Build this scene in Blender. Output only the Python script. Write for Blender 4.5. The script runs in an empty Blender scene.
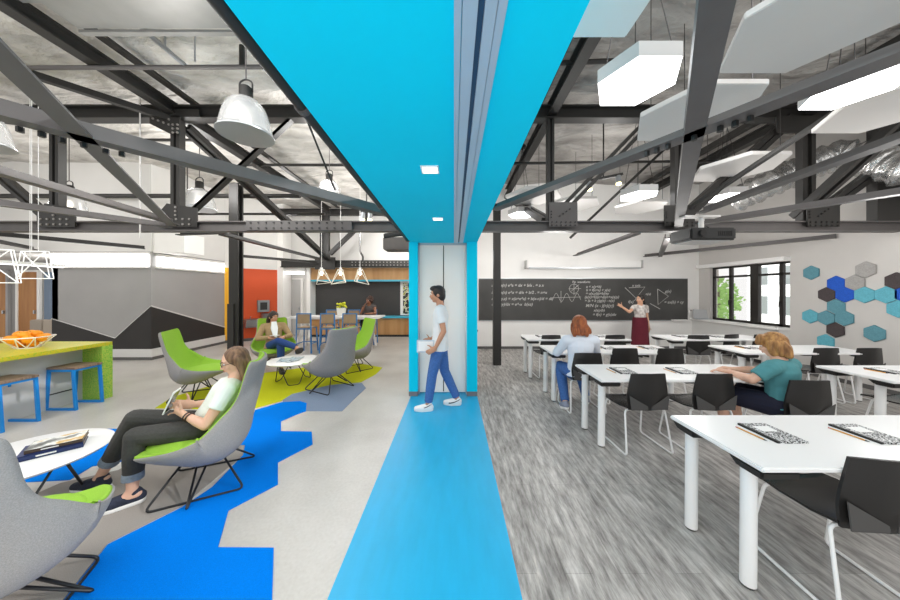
import bpy, bmesh, math, random
from mathutils import Vector as V, Matrix as M4
random.seed(7)
PI = math.pi
F, CX, CY, H = 285.0, 454.0, 291.0, 1.63      # lens in pixels, vanishing point, eye height
SC = bpy.context.scene
COL = SC.collection

def flo(px, py, z=0.0):            # where the sight line of a photo point meets the level z
    y = F*(H-z)/(py-CY)
    return V(((px-CX)*y/F, y, z))
def dep(px, py, y):                # ... meets the upright plane at distance y
    return V(((px-CX)*y/F, y, H-(py-CY)*y/F))

# ------------------------------------------------------------------ materials
def lin(h):
    r = [int(h[i:i+2], 16)/255 for i in (0, 2, 4)]
    return tuple((c/12.92 if c <= .04045 else ((c+.055)/1.055)**2.4) for c in r) + (1.0,)
MATS = {}
def mat(name, hexc, rough=.6, metal=0.0, noise=0.0, nscale=30.0, bump=0.0, bscale=200.0, emit=0.0, spec=.5, alpha=1.0, stretch=None, trans=0.0, ramp=None):
    if name in MATS: return MATS[name]
    m = bpy.data.materials.new(name); m.use_nodes = True
    nt = m.node_tree; b = nt.nodes['Principled BSDF']
    b.inputs['Base Color'].default_value = lin(hexc)
    b.inputs['Roughness'].default_value = rough
    b.inputs['Metallic'].default_value = metal
    b.inputs['Specular IOR Level'].default_value = spec
    b.inputs['Alpha'].default_value = alpha
    b.inputs['Transmission Weight'].default_value = trans
    if emit:
        b.inputs['Emission Color'].default_value = lin(hexc); b.inputs['Emission Strength'].default_value = emit
    tc = nt.nodes.new('ShaderNodeTexCoord'); mp = nt.nodes.new('ShaderNodeMapping')
    nt.links.new(tc.outputs['Object'], mp.inputs['Vector'])
    if stretch: mp.inputs['Scale'].default_value = stretch
    n = nt.nodes.new('ShaderNodeTexNoise'); n.inputs['Scale'].default_value = nscale; n.inputs['Detail'].default_value = 4
    nt.links.new(mp.outputs[0], n.inputs['Vector'])
    if noise or ramp:
        r = nt.nodes.new('ShaderNodeValToRGB')
        if ramp:
            e = r.color_ramp.elements
            e[0].position, e[1].position = ramp[0][0], ramp[-1][0]
            e[0].color, e[1].color = lin(ramp[0][1]), lin(ramp[-1][1])
            for p, c in ramp[1:-1]:
                k = e.new(p); k.color = lin(c)
        else:
            c = lin(hexc)
            r.color_ramp.elements[0].position = .3; r.color_ramp.elements[1].position = .7
            r.color_ramp.elements[0].color = tuple(x*(1-noise) for x in c[:3])+(1,)
            r.color_ramp.elements[1].color = tuple(min(1, x*(1+noise)) for x in c[:3])+(1,)
        nt.links.new(n.outputs['Fac'], r.inputs['Fac']); nt.links.new(r.outputs['Color'], b.inputs['Base Color'])
    if bump:
        n2 = nt.nodes.new('ShaderNodeTexNoise'); n2.inputs['Scale'].default_value = bscale; n2.inputs['Detail'].default_value = 3
        nt.links.new(mp.outputs[0], n2.inputs['Vector'])
        bp = nt.nodes.new('ShaderNodeBump'); bp.inputs['Strength'].default_value = bump; bp.inputs['Distance'].default_value = .02
        nt.links.new(n2.outputs['Fac'], bp.inputs['Height']); nt.links.new(bp.outputs['Normal'], b.inputs['Normal'])
    MATS[name] = m
    return m

# ------------------------------------------------------------------ mesh builder
class MB:
    def __init__(s): s.v = []; s.f = []
    def add(s, vs, fs):
        o = len(s.v); s.v += [V(x) for x in vs]; s.f += [tuple(i+o for i in f) for f in fs]; return s
    def box(s, c, d, rz=0.0):
        c = V(c); hx, hy, hz = d[0]/2, d[1]/2, d[2]/2; R = M4.Rotation(rz, 3, 'Z')
        vs = [c + R @ V((x*hx, y*hy, z*hz)) for z in (-1, 1) for x, y in ((-1,-1),(1,-1),(1,1),(-1,1))]
        return s.add(vs, [(3,2,1,0),(4,5,6,7),(0,1,5,4),(1,2,6,5),(2,3,7,6),(3,0,4,7)])
    def lim(s, x0, x1, y0, y1, z0, z1): return s.box(((x0+x1)/2,(y0+y1)/2,(z0+z1)/2),(abs(x1-x0),abs(y1-y0),abs(z1-z0)))
    def prism(s, pts, n):                   # flat polygon pushed along n
        n = V(n); k = len(pts); p = [V(q) for q in pts]
        nn = V((0,0,0))
        for i in range(k): nn += p[i].cross(p[(i+1) % k])
        if nn.dot(n) < 0: p = p[::-1]
        return s.add(p + [q+n for q in p], [tuple(range(k-1,-1,-1)), tuple(range(k,2*k))] + [(i,(i+1)%k,k+(i+1)%k,k+i) for i in range(k)])
    def profile(s, p0, p1, pts, up=(0,0,1)):   # 2-D section (side, up) swept from p0 to p1
        p0, p1 = V(p0), V(p1); d = (p1-p0).normalized(); u = V(up)
        sd = d.cross(u).normalized(); u = sd.cross(d)
        ring = [sd*a + u*b for a, b in pts]
        return s.prism([p0+r for r in ring], p1-p0)
    def bar(s, p0, p1, w, h, up=(0,0,1)): return s.profile(p0, p1, [(-w/2,-h/2),(w/2,-h/2),(w/2,h/2),(-w/2,h/2)], up)
    def angle(s, p0, p1, w, h, t=.014, side=1, up=(0,0,1)):
        q = [(-w/2,-h/2),(w/2,-h/2),(w/2,-h/2+t),(-w/2+t,-h/2+t),(-w/2+t,h/2),(-w/2,h/2)]
        if side < 0: q = [(-a,b) for a, b in q][::-1]
        return s.profile(p0, p1, q, up)
    def ibeam(s, p0, p1, w, h, t=.02, up=(0,0,1)):
        a, b, k = w/2, h/2, t/2
        return s.profile(p0, p1, [(-a,-b),(a,-b),(a,-b+t),(k,-b+t),(k,b-t),(a,b-t),(a,b),(-a,b),(-a,b-t),(-k,b-t),(-k,-b+t),(-a,-b+t)], up)
    def tube(s, pts, r, n=8, closed=False):
        P = [V(p) for p in pts]; k = len(P); rings = []
        prev = None
        for i, p in enumerate(P):
            if closed: d = (P[(i+1)%k]-P[i-1]).normalized()
            else: d = (P[min(i+1,k-1)]-P[max(i-1,0)]).normalized()
            if prev is None:
                a = d.cross(V((0,0,1)))
                if a.length < .01: a = d.cross(V((0,1,0)))
                a.normalize()
            else:
                a = prev - d*prev.dot(d); a.normalize()
            prev = a; b = d.cross(a)
            rr = r[i] if isinstance(r, (list, tuple)) else r
            rings.append([p + a*rr*math.cos(2*PI*j/n) + b*rr*math.sin(2*PI*j/n) for j in range(n)])
        vs = [q for R in rings for q in R]; fs = []
        for i in range(k if closed else k-1):
            i2 = (i+1) % k
            fs += [(i*n+j, i*n+(j+1)%n, i2*n+(j+1)%n, i2*n+j) for j in range(n)]
        if not closed: fs += [tuple(range(n-1,-1,-1)), tuple((k-1)*n+j for j in range(n))]
        return s.add(vs, fs)
    def lathe(s, prof, c=(0,0,0), n=24, rot=None):     # prof: (r, z)
        c = V(c); vs = []; fs = []; k = len(prof)
        for r, z in prof:
            for j in range(n):
                p = V((r*math.cos(2*PI*j/n), r*math.sin(2*PI*j/n), z))
                if rot: p = rot @ p
                vs.append(c+p)
        for i in range(k-1): fs += [(i*n+j, i*n+(j+1)%n, (i+1)*n+(j+1)%n, (i+1)*n+j) for j in range(n)]
        if prof[0][0] > 1e-4: fs.append(tuple(range(n-1,-1,-1)))
        if prof[-1][0] > 1e-4: fs.append(tuple((k-1)*n+j for j in range(n)))
        return s.add(vs, fs)
    def cap(s, p0, p1, r0, r1=None, sx=1.0, sv=None, n=14, flat1=False):   # tapered capsule, widened by sx along sv
        p0, p1 = V(p0), V(p1); r1 = r0 if r1 is None else r1
        d = p1-p0; L = d.length; d = d/L if L > 1e-6 else V((0,0,1))
        a = d.cross(V((0,0,1)))
        if a.length < .05: a = d.cross(V((0,1,0)))
        a.normalize(); b = d.cross(a); rings = []
        for t in (90, 60, 30, 0): rings.append((p0 - d*r0*math.sin(math.radians(t)), r0*math.cos(math.radians(t))))
        for t in ((0,) if flat1 else (0, 30, 60, 90)): rings.append((p1 + d*r1*math.sin(math.radians(t)), r1*math.cos(math.radians(t))))
        vs = []; fs = []
        for c, r in rings:
            r = max(r, 1e-4)
            for j in range(n):
                o = a*r*math.cos(2*PI*j/n) + b*r*math.sin(2*PI*j/n)
                q = c + o
                if sv is not None:
                    m = p0 + d*max(0, min(L, (q-p0).dot(d))) ; off = q - m
                    q = q + sv*(off.dot(sv)*(sx-1))
                vs.append(q)
        k = len(rings)
        for i in range(k-1): fs += [(i*n+j, i*n+(j+1)%n, (i+1)*n+(j+1)%n, (i+1)*n+j) for j in range(n)]
        fs += [tuple(range(n-1,-1,-1)), tuple((k-1)*n+j for j in range(n))]
        return s.add(vs, fs)
    def ell(s, c, rad, R=None, n=16, m=10):
        c = V(c); vs = []; fs = []
        for i in range(m+1):
            t = PI*i/m
            for j in range(n):
                p = V((max(math.sin(t),1e-3)*math.cos(2*PI*j/n)*rad[0], max(math.sin(t),1e-3)*math.sin(2*PI*j/n)*rad[1], -math.cos(t)*rad[2]))
                vs.append(c + (R @ p if R else p))
        for i in range(m): fs += [(i*n+j, i*n+(j+1)%n, (i+1)*n+(j+1)%n, (i+1)*n+j) for j in range(n)]
        fs += [tuple(range(n-1,-1,-1)), tuple(m*n+j for j in range(n))]
        return s.add(vs, fs)
    def build(s, name, m, parent=None, off=None, smooth=False, bevel=0.0, remesh=0.0, sm=6, kind=None, label=None):
        o0 = V(off) if off is not None else V((0,0,0))
        me = bpy.data.meshes.new(name)
        me.from_pydata([tuple(v-o0) for v in s.v], [], s.f)
        bm = bmesh.new(); bm.from_mesh(me)
        bmesh.ops.recalc_face_normals(bm, faces=bm.faces)
        if bevel: bmesh.ops.bevel(bm, geom=[e for e in bm.edges if e.is_manifold and e.calc_face_angle(0) > .6], offset=bevel, segments=2, affect='EDGES', clamp_overlap=True)
        bm.to_mesh(me); bm.free()
        o = bpy.data.objects.new(name, me); COL.objects.link(o)
        if remesh:
            r = o.modifiers.new('r', 'REMESH'); r.mode = 'VOXEL'; r.voxel_size = remesh; r.use_smooth_shade = True
            if sm:
                k = o.modifiers.new('s', 'SMOOTH'); k.iterations = sm; k.factor = .5
            dg = bpy.context.evaluated_depsgraph_get(); dg.update()
            me2 = bpy.data.meshes.new_from_object(o.evaluated_get(dg)); o.modifiers.clear(); o.data = me2
            bpy.data.meshes.remove(me); me2.name = name; me = me2; smooth = True
        for mm in (m if isinstance(m, (list, tuple)) else [m]): me.materials.append(mm)
        if smooth:
            for p in me.polygons: p.use_smooth = True
            if smooth == 'auto':
                try: me.set_sharp_from_angle(angle=math.radians(40))
                except Exception: pass
        if parent: o.parent = parent
        if kind: o['kind'] = kind
        if label: o['label'] = label
        if parent is None and off is not None: o.location = o0
        return o

def tag(o, label, cat, group=None, kind=None):
    o['label'] = label; o['category'] = cat
    if group: o['group'] = group
    if kind: o['kind'] = kind
    return o
def thing(name, label, cat, loc=(0,0,0), rz=0.0, group=None):
    o = bpy.data.objects.new(name, None); COL.objects.link(o); o.empty_display_size = .1
    o.location = loc; o.rotation_euler = (0,0,rz)
    return tag(o, label, cat, group)
def copy_tree(o, parent=None):
    c = o.copy(); COL.objects.link(c)
    if parent: c.parent = parent
    for ch in list(o.children): copy_tree(ch, c)
    return c
def put(o, loc, rz, label, group=None):
    o.location = loc; o.rotation_euler = (0,0,rz); o['label'] = label
    if group: o['group'] = group
    return o
def fillet(pts, r, n=4):                    # round the corners of a polyline
    P = [V(p) for p in pts]; out = [P[0]]
    for i in range(1, len(P)-1):
        a, b, c = P[i-1], P[i], P[i+1]
        d1, d2 = (a-b), (c-b); k = min(r, d1.length*.45, d2.length*.45)
        s, e = b+d1.normalized()*k, b+d2.normalized()*k
        for j in range(n+1):
            t = j/n; out.append(s*(1-t)**2 + b*2*t*(1-t) + e*t*t)
    out.append(P[-1]); return out
# ================================================================== SETTING
def struct(name, mb, m, parent=None, **k): return mb.build(name, m, parent, kind=None if parent else 'structure', **k)

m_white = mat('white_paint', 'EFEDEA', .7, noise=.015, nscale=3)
m_wall2 = mat('soft_white_paint', 'DAD8D5', .7, noise=.015, nscale=3)
m_grey = mat('grey_paint', 'A3A1A0', .6, noise=.03, nscale=2)
m_black = mat('black_paint', '2B2827', .65, noise=.05, nscale=4)
m_dark = mat('dark_base', '5C5A59', .5)
m_blue = mat('sky_blue_paint', '00D0F0', .7, spec=.15, noise=.01, nscale=2)
m_stripblue = mat('sky_blue_vinyl', '1CAADB', .38, noise=.05, nscale=5, bump=.02, bscale=60, stretch=(3,.6,1))
m_orange = mat('orange_paint', 'CF4D1A', .55, noise=.02, nscale=3)
m_yellow = mat('yellow_paint', 'F2B21C', .5)
m_steel = mat('painted_steel', '555150', .5, noise=.08, nscale=6)
m_steeld = mat('dark_painted_steel', '252321', .5, noise=.1, nscale=6)
m_bolt = mat('bolt_steel', '8E8A86', .4, .4)
m_boltd = mat('dark_bolt', '1B1918', .5)
m_wood = mat('oak_veneer', 'B98A58', .5, ramp=((.3,'A67845'),(.7,'C59A68')), nscale=4, stretch=(1,1,.12), noise=.1)
m_woodd = mat('honey_door_veneer', 'AE7438', .5, ramp=((.3,'9C6329'),(.7,'BE8648')), nscale=6, stretch=(1,1,.1), noise=.1)
m_chrome = mat('brushed_metal', 'B9BCC0', .35, .7)

def concrete():
    m = mat('polished_concrete', 'BFBBB5', .32, ramp=((.25,'B2ADA7'),(.5,'C2BEB8'),(.75,'CFCBC6')), nscale=1.3, bump=.03, bscale=40)
    nt = m.node_tree; b = nt.nodes['Principled BSDF']
    n = nt.nodes.new('ShaderNodeTexNoise'); n.inputs['Scale'].default_value = 45; n.inputs['Detail'].default_value = 6
    tc = [x for x in nt.nodes if x.type == 'TEX_COORD'][0]; nt.links.new(tc.outputs['Object'], n.inputs['Vector'])
    mx = nt.nodes.new('ShaderNodeMix'); mx.data_type = 'RGBA'; mx.blend_type = 'OVERLAY'; mx.inputs['Factor'].default_value = .16
    src = b.inputs['Base Color'].links[0].from_socket
    nt.links.new(src, mx.inputs['A']); nt.links.new(n.outputs['Fac'], mx.inputs['B']); nt.links.new(mx.outputs['Result'], b.inputs['Base Color'])
    return m
def planks():
    m = mat('grey_wood_planks', '8A8683', .42)
    nt = m.node_tree; b = nt.nodes['Principled BSDF']; L = nt.links
    tc = [x for x in nt.nodes if x.type == 'TEX_COORD'][0]
    mp = nt.nodes.new('ShaderNodeMapping'); mp.inputs['Rotation'].default_value = (0,0,PI/2); L.new(tc.outputs['Object'], mp.inputs['Vector'])
    br = nt.nodes.new('ShaderNodeTexBrick'); br.inputs['Scale'].default_value = 1.0
    br.inputs['Brick Width'].default_value = 1.2; br.inputs['Row Height'].default_value = .16; br.inputs['Mortar Size'].default_value = .0015
    br.inputs['Color1'].default_value = (.30,.30,.30,1); br.inputs['Color2'].default_value = (.62,.62,.62,1); br.inputs['Mortar'].default_value = (.1,.1,.1,1); br.offset = .37
    L.new(mp.outputs[0], br.inputs['Vector'])
    m2 = nt.nodes.new('ShaderNodeMapping'); m2.inputs['Scale'].default_value = (15,2.4,1); L.new(tc.outputs['Object'], m2.inputs['Vector'])
    n = nt.nodes.new('ShaderNodeTexNoise'); n.inputs['Scale'].default_value = 1.6; n.inputs['Detail'].default_value = 7; n.inputs['Roughness'].default_value = .68; L.new(m2.outputs[0], n.inputs['Vector'])
    r = nt.nodes.new('ShaderNodeValToRGB'); e = r.color_ramp.elements
    e[0].position, e[0].color = .3, lin('625E5B'); e[1].position, e[1].color = .72, lin('D6D2CE')
    k = e.new(.5); k.color = lin('A4A09C')
    L.new(n.outputs['Fac'], r.inputs['Fac'])
    mx = nt.nodes.new('ShaderNodeMix'); mx.data_type = 'RGBA'; mx.blend_type = 'OVERLAY'; mx.inputs['Factor'].default_value = .42
    L.new(r.outputs['Color'], mx.inputs['A']); L.new(br.outputs['Color'], mx.inputs['B']); L.new(mx.outputs['Result'], b.inputs['Base Color'])
    return m
def foil(nm, ca, cb):
    m = mat(nm, 'CFCBC6', .55)
    nt = m.node_tree; b = nt.nodes['Principled BSDF']; L = nt.links
    tc = [x for x in nt.nodes if x.type == 'TEX_COORD'][0]
    mp = nt.nodes.new('ShaderNodeMapping'); mp.inputs['Scale'].default_value = (1,1.8,1); mp.inputs['Rotation'].default_value = (0,0,.35); L.new(tc.outputs['Object'], mp.inputs['Vector'])
    n = nt.nodes.new('ShaderNodeTexNoise'); n.inputs['Scale'].default_value = 1.9; n.inputs['Detail'].default_value = 5; n.inputs['Distortion'].default_value = .25; L.new(mp.outputs[0], n.inputs['Vector'])
    r = nt.nodes.new('ShaderNodeValToRGB'); e = r.color_ramp.elements
    e[0].position, e[0].color = .3, lin(ca); e[1].position, e[1].color = .65, lin(cb)
    L.new(n.outputs['Fac'], r.inputs['Fac']); L.new(r.outputs['Color'], b.inputs['Base Color'])
    bp = nt.nodes.new('ShaderNodeBump'); bp.inputs['Strength'].default_value = .9; bp.inputs['Distance'].default_value = .25
    L.new(n.outputs['Fac'], bp.inputs['Height']); L.new(bp.outputs['Normal'], b.inputs['Normal'])
    return m
m_conc, m_plank, m_foil, m_foil2 = concrete(), planks(), foil('foil_roof_insulation','A5A19C','D6D2CD'), foil('dim_foil_roof_insulation','827E7A','A5A19C')  # second foil is darker: the classroom roof's dimmer light put into its colour

YB, YC, ZR = 10.5, 8.04, 4.7        # far wall of the lounge, chalkboard wall, roof
struct('floor', MB().lim(-17,-.67,-1.6,YB+.1,-.1,0), m_conc)
struct('floor_classroom', MB().lim(.362,7.2,-1.6,YC+.1,-.1,0), m_plank)
struct('floor_strip', MB().lim(-.67,.362,-1.6,4.6,-.1,0), m_stripblue)
# roof insulation, sagging a little between the purlins
def roof(name, xa, xb, nx, ny, mm):
  rb = MB()
  for j in range(ny+1):
    for i in range(nx+1):
        x = xa + (xb-xa)*i/nx; y = 2.4 + (YB+.2-2.4)*j/ny
        rb.v.append(V((x, y, ZR - .05*abs(math.sin(y*2.1)) + .035*math.sin(x*3.7+y*1.3)*math.cos(y*4.1-x))))
  for j in range(ny):
    for i in range(nx): rb.f.append((j*(nx+1)+i, j*(nx+1)+i+1, (j+1)*(nx+1)+i+1, (j+1)*(nx+1)+i))
  struct(name, rb, mm, smooth=True)
roof('ceiling', -17, -.1, 90, 50, m_foil); roof('ceiling_classroom', -.1, 7.2, 40, 50, m_foil2)

# ---- classroom walls
struct('wall_back', MB().lim(.362,7.1,YC,YC+.12,0,ZR), m_white)
WX = 6.91; wy0, wy1, wz0, wz1 = 5.86, 7.69, .87, 2.25
w = MB().lim(WX,WX+.2,-1.6,YC,0,wz0).lim(WX,WX+.2,-1.6,YC,wz1,ZR).lim(WX,WX+.2,-1.6,wy0,wz0,wz1).lim(WX,WX+.2,wy1,YC,wz0,wz1)
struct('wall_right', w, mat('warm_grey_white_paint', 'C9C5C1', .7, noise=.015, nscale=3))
struct('baseboard_back', MB().lim(.365,WX,YC-.015,YC,0,.07), m_dark)
struct('baseboard_right', MB().lim(WX-.015,WX,-1.6,YC-.02,0,.07), m_dark)
win = bpy.data.objects.new('window_1', None); COL.objects.link(win); win['kind'] = 'structure'; win.location = (WX+.1, (wy0+wy1)/2, wz0)
o_ = win.location
m_frame = mat('bronze_window_frame', '2C2825', .4)
fr = MB(); X0, X1 = WX+.07, WX+.13
fr.lim(X0,X1,wy0,wy0+.03,wz0,wz1).lim(X0,X1,wy1-.05,wy1,wz0,wz1).lim(X0,X1,wy0,wy1,wz0,wz0+.05).lim(X0,X1,wy0,wy1,wz1-.04,wz1)
fr.lim(X0-.02,X1,6.52,6.70,wz0,wz1)
for yy in (7.2, 6.08): fr.lim(X0,X1,yy-.035,yy+.035,wz0,wz1)
fr.lim(X0,X1,wy0,wy1,1.97,2.02)
fr.build('window_frame', m_frame, win, off=o_)
m_glass = mat('window_glass', 'FFFFFF', .02, trans=1.0, spec=.3)
for a, b in ((wy0+.03,6.045),(6.115,6.5),(6.72,7.165),(7.235,wy1-.05)):
    MB().lim(X0+.025,X0+.031,a,b,wz0+.05,1.97).lim(X0+.025,X0+.031,a,b,2.02,wz1-.04).build('window_pane', m_glass, win, off=o_)
for yy in (7.2, 6.08):
    MB().lim(X0-.03,X0,yy-.012,yy+.012,1.36,1.40).lim(X0-.045,X0-.025,yy-.012,yy+.012,1.28,1.40).build('window_handle', m_frame, win, off=o_)
struct('trim_1', MB().lim(WX-.16,WX,wy0-.02,7.95,wz1,wz1+.09), m_white)         # blind box over the window
struct('trim_2', MB().lim(WX-.26,WX+.06,wy0,YC,wz0-.05,wz0), m_white, bevel=.006)   # sill ledge
struct('trim_3', MB().lim(WX-.20,WX,wy0+.02,YC,.12,wz0-.05), m_wall2)     # heater cover under the sill

# ---- dividing wall, blue portal and dropped blue soffit
SX0, SX1, SZ = -.67, .362, 2.39
struct('wall_divider', MB().lim(-.70,.362,4.62,YB,0,ZR), m_white)
p = MB().lim(-.70,-.565,4.42,4.62,.07,SZ).lim(.20,.362,4.42,4.62,.07,SZ)
struct('wall_portal', p, m_blue)
struct('baseboard_portal', MB().lim(-.70,-.565,4.415,4.62,0,.07).lim(.20,.362,4.415,4.62,0,.07), mat('grey_base', '77777A', .5))
struct('ceiling_soffit', MB().prism([(-.55,-1.6,SZ),(SX1-.01,-1.6,SZ),(SX1,4.62,SZ),(-.686,4.62,SZ)], (0,0,.5)), m_blue)
dr = bpy.data.objects.new('door_1', None); COL.objects.link(dr); dr['kind'] = 'structure'; dr.location = (-.18,4.56,0)
m_door = mat('pale_grey_laminate', 'FBF3EA', .35)
MB().lim(-.545,-.175,4.55,4.60,.015,2.36).build('door_panel', m_door, dr, off=dr.location, bevel=.004)
MB().lim(-.160,.185,4.55,4.60,.015,2.36).build('door_panel', m_door, dr, off=dr.location, bevel=.004)
MB().lim(-.565,-.545,4.50,4.62,0,2.39).lim(.185,.20,4.50,4.62,0,2.39).lim(-.565,.2,4.50,4.62,2.36,2.39).build('door_frame', m_chrome, dr, off=dr.location)
MB().lim(-.178,-.157,4.585,4.61,.015,2.36).build('door_gap', m_black, dr, off=dr.location)
# folding-wall track in the soffit
tr = bpy.data.objects.new('trim_4', None); COL.objects.link(tr); tr['kind'] = 'structure'; tr.location = (.075,1.5,SZ)
m_track = mat('anodised_track', 'A9BBCB', .35, .15)
MB().lim(.000,.020,-1.4,4.4,SZ-.022,SZ).lim(.022,.062,-1.4,4.4,SZ-.026,SZ).lim(.080,.112,-1.4,4.4,SZ-.026,SZ).lim(.114,.138,-1.4,4.4,SZ-.022,SZ).build('track_rail', m_track, tr, off=tr.location)
MB().lim(.062,.080,-1.4,4.4,SZ-.008,SZ).build('track_slot', mat('slot_shadow', '2E4A66', .5), tr, off=tr.location)
# recessed downlights
m_lamp = mat('lamp_white', 'FFFFFF', .5, emit=3.0)
for x, y, lb in ((-.15,1.78,'square recessed downlight in blue soffit, nearer and larger one'), (-.17,3.0,'square recessed downlight in blue soffit, farther one near the grey doors')):
    t = thing('downlight', lb, 'ceiling light', (x,y,SZ), 0, 'downlights in the blue soffit')
    MB().lim(-.055,.055,-.055,-.045,-.006,0).lim(-.055,.055,.045,.055,-.006,0).lim(-.055,-.045,-.045,.045,-.006,0).lim(.045,.055,-.045,.045,-.006,0).build('trim_ring', m_white, t)
    MB().lim(-.045,.045,-.045,.045,-.003,0).build('lens', m_lamp, t)
# pipe along the soffit's edge
t = thing('edge_pipe', 'long dark pipe clamped along the edge of the blue soffit', 'pipe', (-.72,1.5,2.42))
MB().tube([(-.622,.2,2.415),(-.716,4.40,2.415)], .027, 12).build('pipe', m_steeld, t, off=t.location, smooth='auto')
for y in (1.2,2.6):
    MB().tube([(-.617-.0224*y,y,2.415),(-.617-.0224*y,y+.03,2.415)], .033, 12).box((-.60-.0224*y,y+.015,2.43),(.03,.025,.06)).build('clamp', m_steel, t, off=t.location)
MB().tube(fillet([(-.715,4.0,2.43),(-.8,4.0,2.43),(-.98,4.0,2.40)],.05), .035, 10).build('valve', m_steeld, t, off=t.location, smooth='auto')

# ---- lounge walls
YL = 6.73
struct('wall_left', MB().lim(-9.49,-7.15,YL,YL+.15,0,2.55).lim(-17,-7.15,YL,YL+.15,2.55,ZR).lim(-9.49,-9.35,YL,8.6,0,2.55), m_grey)
struct('trim_5', MB().lim(-17,-7.15,YL-.012,YL,2.56,ZR), m_wall2)                  # paler paint above
struct('wall_side', MB().lim(-7.30,-7.15,YL+.15,8.9,0,ZR), m_grey)
struct('trim_6', MB().lim(-7.15,-7.138,YL-.012,8.9,2.56,ZR), m_wall2)
e = .006
def fy(pts, y=YL): return [dep(px,py,y) for px,py in pts]
def sx(pts, x=-7.15):
    out = []
    for px, py in pts:
        y = x*F/(px-CX); out.append(V((x, y, H-(py-CY)*y/F)))
    return out
ce = dep(151.3,306,YL); c0 = dep(52,318.5,YL); c1 = dep(115.5,338,YL)
struct('trim_7', MB().prism([(-9.49,YL,.26),(-7.15,YL,.26),(-7.15,YL,ce.z),tuple(c1),(-9.49,YL,c0.z)], (0,-e,0)), m_black)
zz = .50
struct('trim_8', MB().prism([(-7.15,YL-e,.26),(-7.15,8.9,.26),(-7.15,8.9,zz),(-7.15,YL-e,ce.z)], (e,0,0)), m_black)
m_line = mat('pale_line', 'D5D3D1', .6)
struct('trim_9', MB().bar((-9.49,YL-.004,c0.z),tuple(V(c1)+V((0,-.004,0))),.012,.03,(0,-1,0)).bar(tuple(V(c1)+V((0,-.004,0))),(-7.15,YL-.004,ce.z),.03,.012).bar((-7.146,YL,ce.z),(-7.146,8.9,zz),.012,.03), m_line)
struct('baseboard_left', MB().lim(-9.49,-7.13,YL-.014,YL,.07,.26).lim(-7.15,-7.136,YL-.01,8.9,.07,.26), mat('white_base', 'D9D7D5', .5))
struct('baseboard_side', MB().lim(-9.49,-7.12,YL-.018,YL,0,.07).lim(-7.15,-7.132,YL-.012,8.9,0,.07), m_dark)
# door recess at far left
struct('wall_recess', MB().lim(-17,-9.35,8.6,8.75,0,2.6), m_grey)
struct('ceiling_recess', MB().lim(-17,-9.4,YL+.15,8.75,2.55,2.62), m_wall2)
for n, (a, b) in enumerate(((0-14,9),(21,40))):
    x0, x1 = dep(a,290,8.6).x, dep(b,290,8.6).x
    d = bpy.data.objects.new('door_%d' % (n+2), None); COL.objects.link(d); d['kind'] = 'structure'; d.location = ((x0+x1)/2, 8.58, 0)
    MB().lim(x0,x1,8.55,8.6,.01,2.2).build('door_panel', m_woodd, d, off=d.location)
    MB().lim(x0-.07,x0,8.53,8.6,0,2.26).lim(x1,x1+.07,8.53,8.6,0,2.26).lim(x0,x1,8.53,8.6,2.2,2.26).build('door_frame', m_white if n else m_grey, d, off=d.location)
    MB().box((x1-.06,8.53,1.0),(.03,.05,.10)).build('door_handle', m_chrome, d, off=d.location)
x0, x1 = dep(45,290,8.58).x, dep(54,290,8.58).x
struct('window_2', MB().lim(x0,x1,8.56,8.6,.1,2.2), mat('dark_blue_glass', '5C7088', .15))
# angled orange wall
A, B = V((-7.15,8.88,0)), V((-6.14,9.9,0)); dv = (B-A).normalized(); nv = V((dv.y,-dv.x,0))
struct('wall_orange', MB().prism([A, B, B-nv*.12, A-nv*.12], (0,0,2.36)), m_orange)
struct('wall_upper', MB().prism([A+V((0,0,2.36)), B+V((0,0,2.36)), B-nv*.12+V((0,0,2.36)), A-nv*.12+V((0,0,2.36))], (0,0,ZR-2.36)), m_wall2)
struct('trim_10', MB().prism([A+nv*.004, A+dv*.10+nv*.004, A+dv*.10, A], (0,0,2.36)), m_yellow)
struct('baseboard_orange', MB().prism([A+nv*.012, B+nv*.012, B, A], (0,0,.09)), m_dark)
struct('wall_pillar', MB().lim(-6.15,-5.94,9.9,10.4,0,ZR), m_white)
struct('wall_far', MB().lim(-6.2,-.70,YB,YB+.12,0,ZR), m_wall2)
struct('trim_11', MB().lim(-5.94,-5.20,9.95,YB,2.34,2.6), m_wall2)
dd = bpy.data.objects.new('door_4', None); COL.objects.link(dd); dd['kind'] = 'structure'; dd.location = (-5.75,YB,0)
MB().lim(-5.94,-5.62,YB-.05,YB,.01,2.05).build('door_panel', mat('grey_door', 'B7B5B3', .45), dd, off=dd.location)
MB().lim(-5.62,-5.53,YB-.06,YB,0,2.1).lim(-5.94,-5.62,YB-.06,YB,2.05,2.1).build('door_frame', m_white, dd, off=dd.location)
MB().box((-5.67,YB-.07,1.0),(.03,.05,.1)).build('door_handle', m_chrome, dd, off=dd.location)
# bar niche
m_slate = mat('slate_wall', '3A3837', .5, noise=.06, nscale=3)
m_cyan = mat('teal_edge', '3FA9C4', .4)
struct('wall_niche', MB().lim(-5.12,-.70,YB-.06,YB,.7,2.02), m_slate)
struct('wall_return', MB().lim(-5.20,-5.07,10.05,YB,0,2.6), m_white)
struct('trim_12', MB().lim(-5.07,-.70,10.1,YB,2.03,2.45), m_wood)
struct('trim_13', MB().lim(-5.07,-.70,10.08,10.14,1.97,2.03), m_cyan)
struct('trim_14', MB().lim(-5.07,-.70,10.1,YB,2.45,2.50), m_white)

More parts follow.
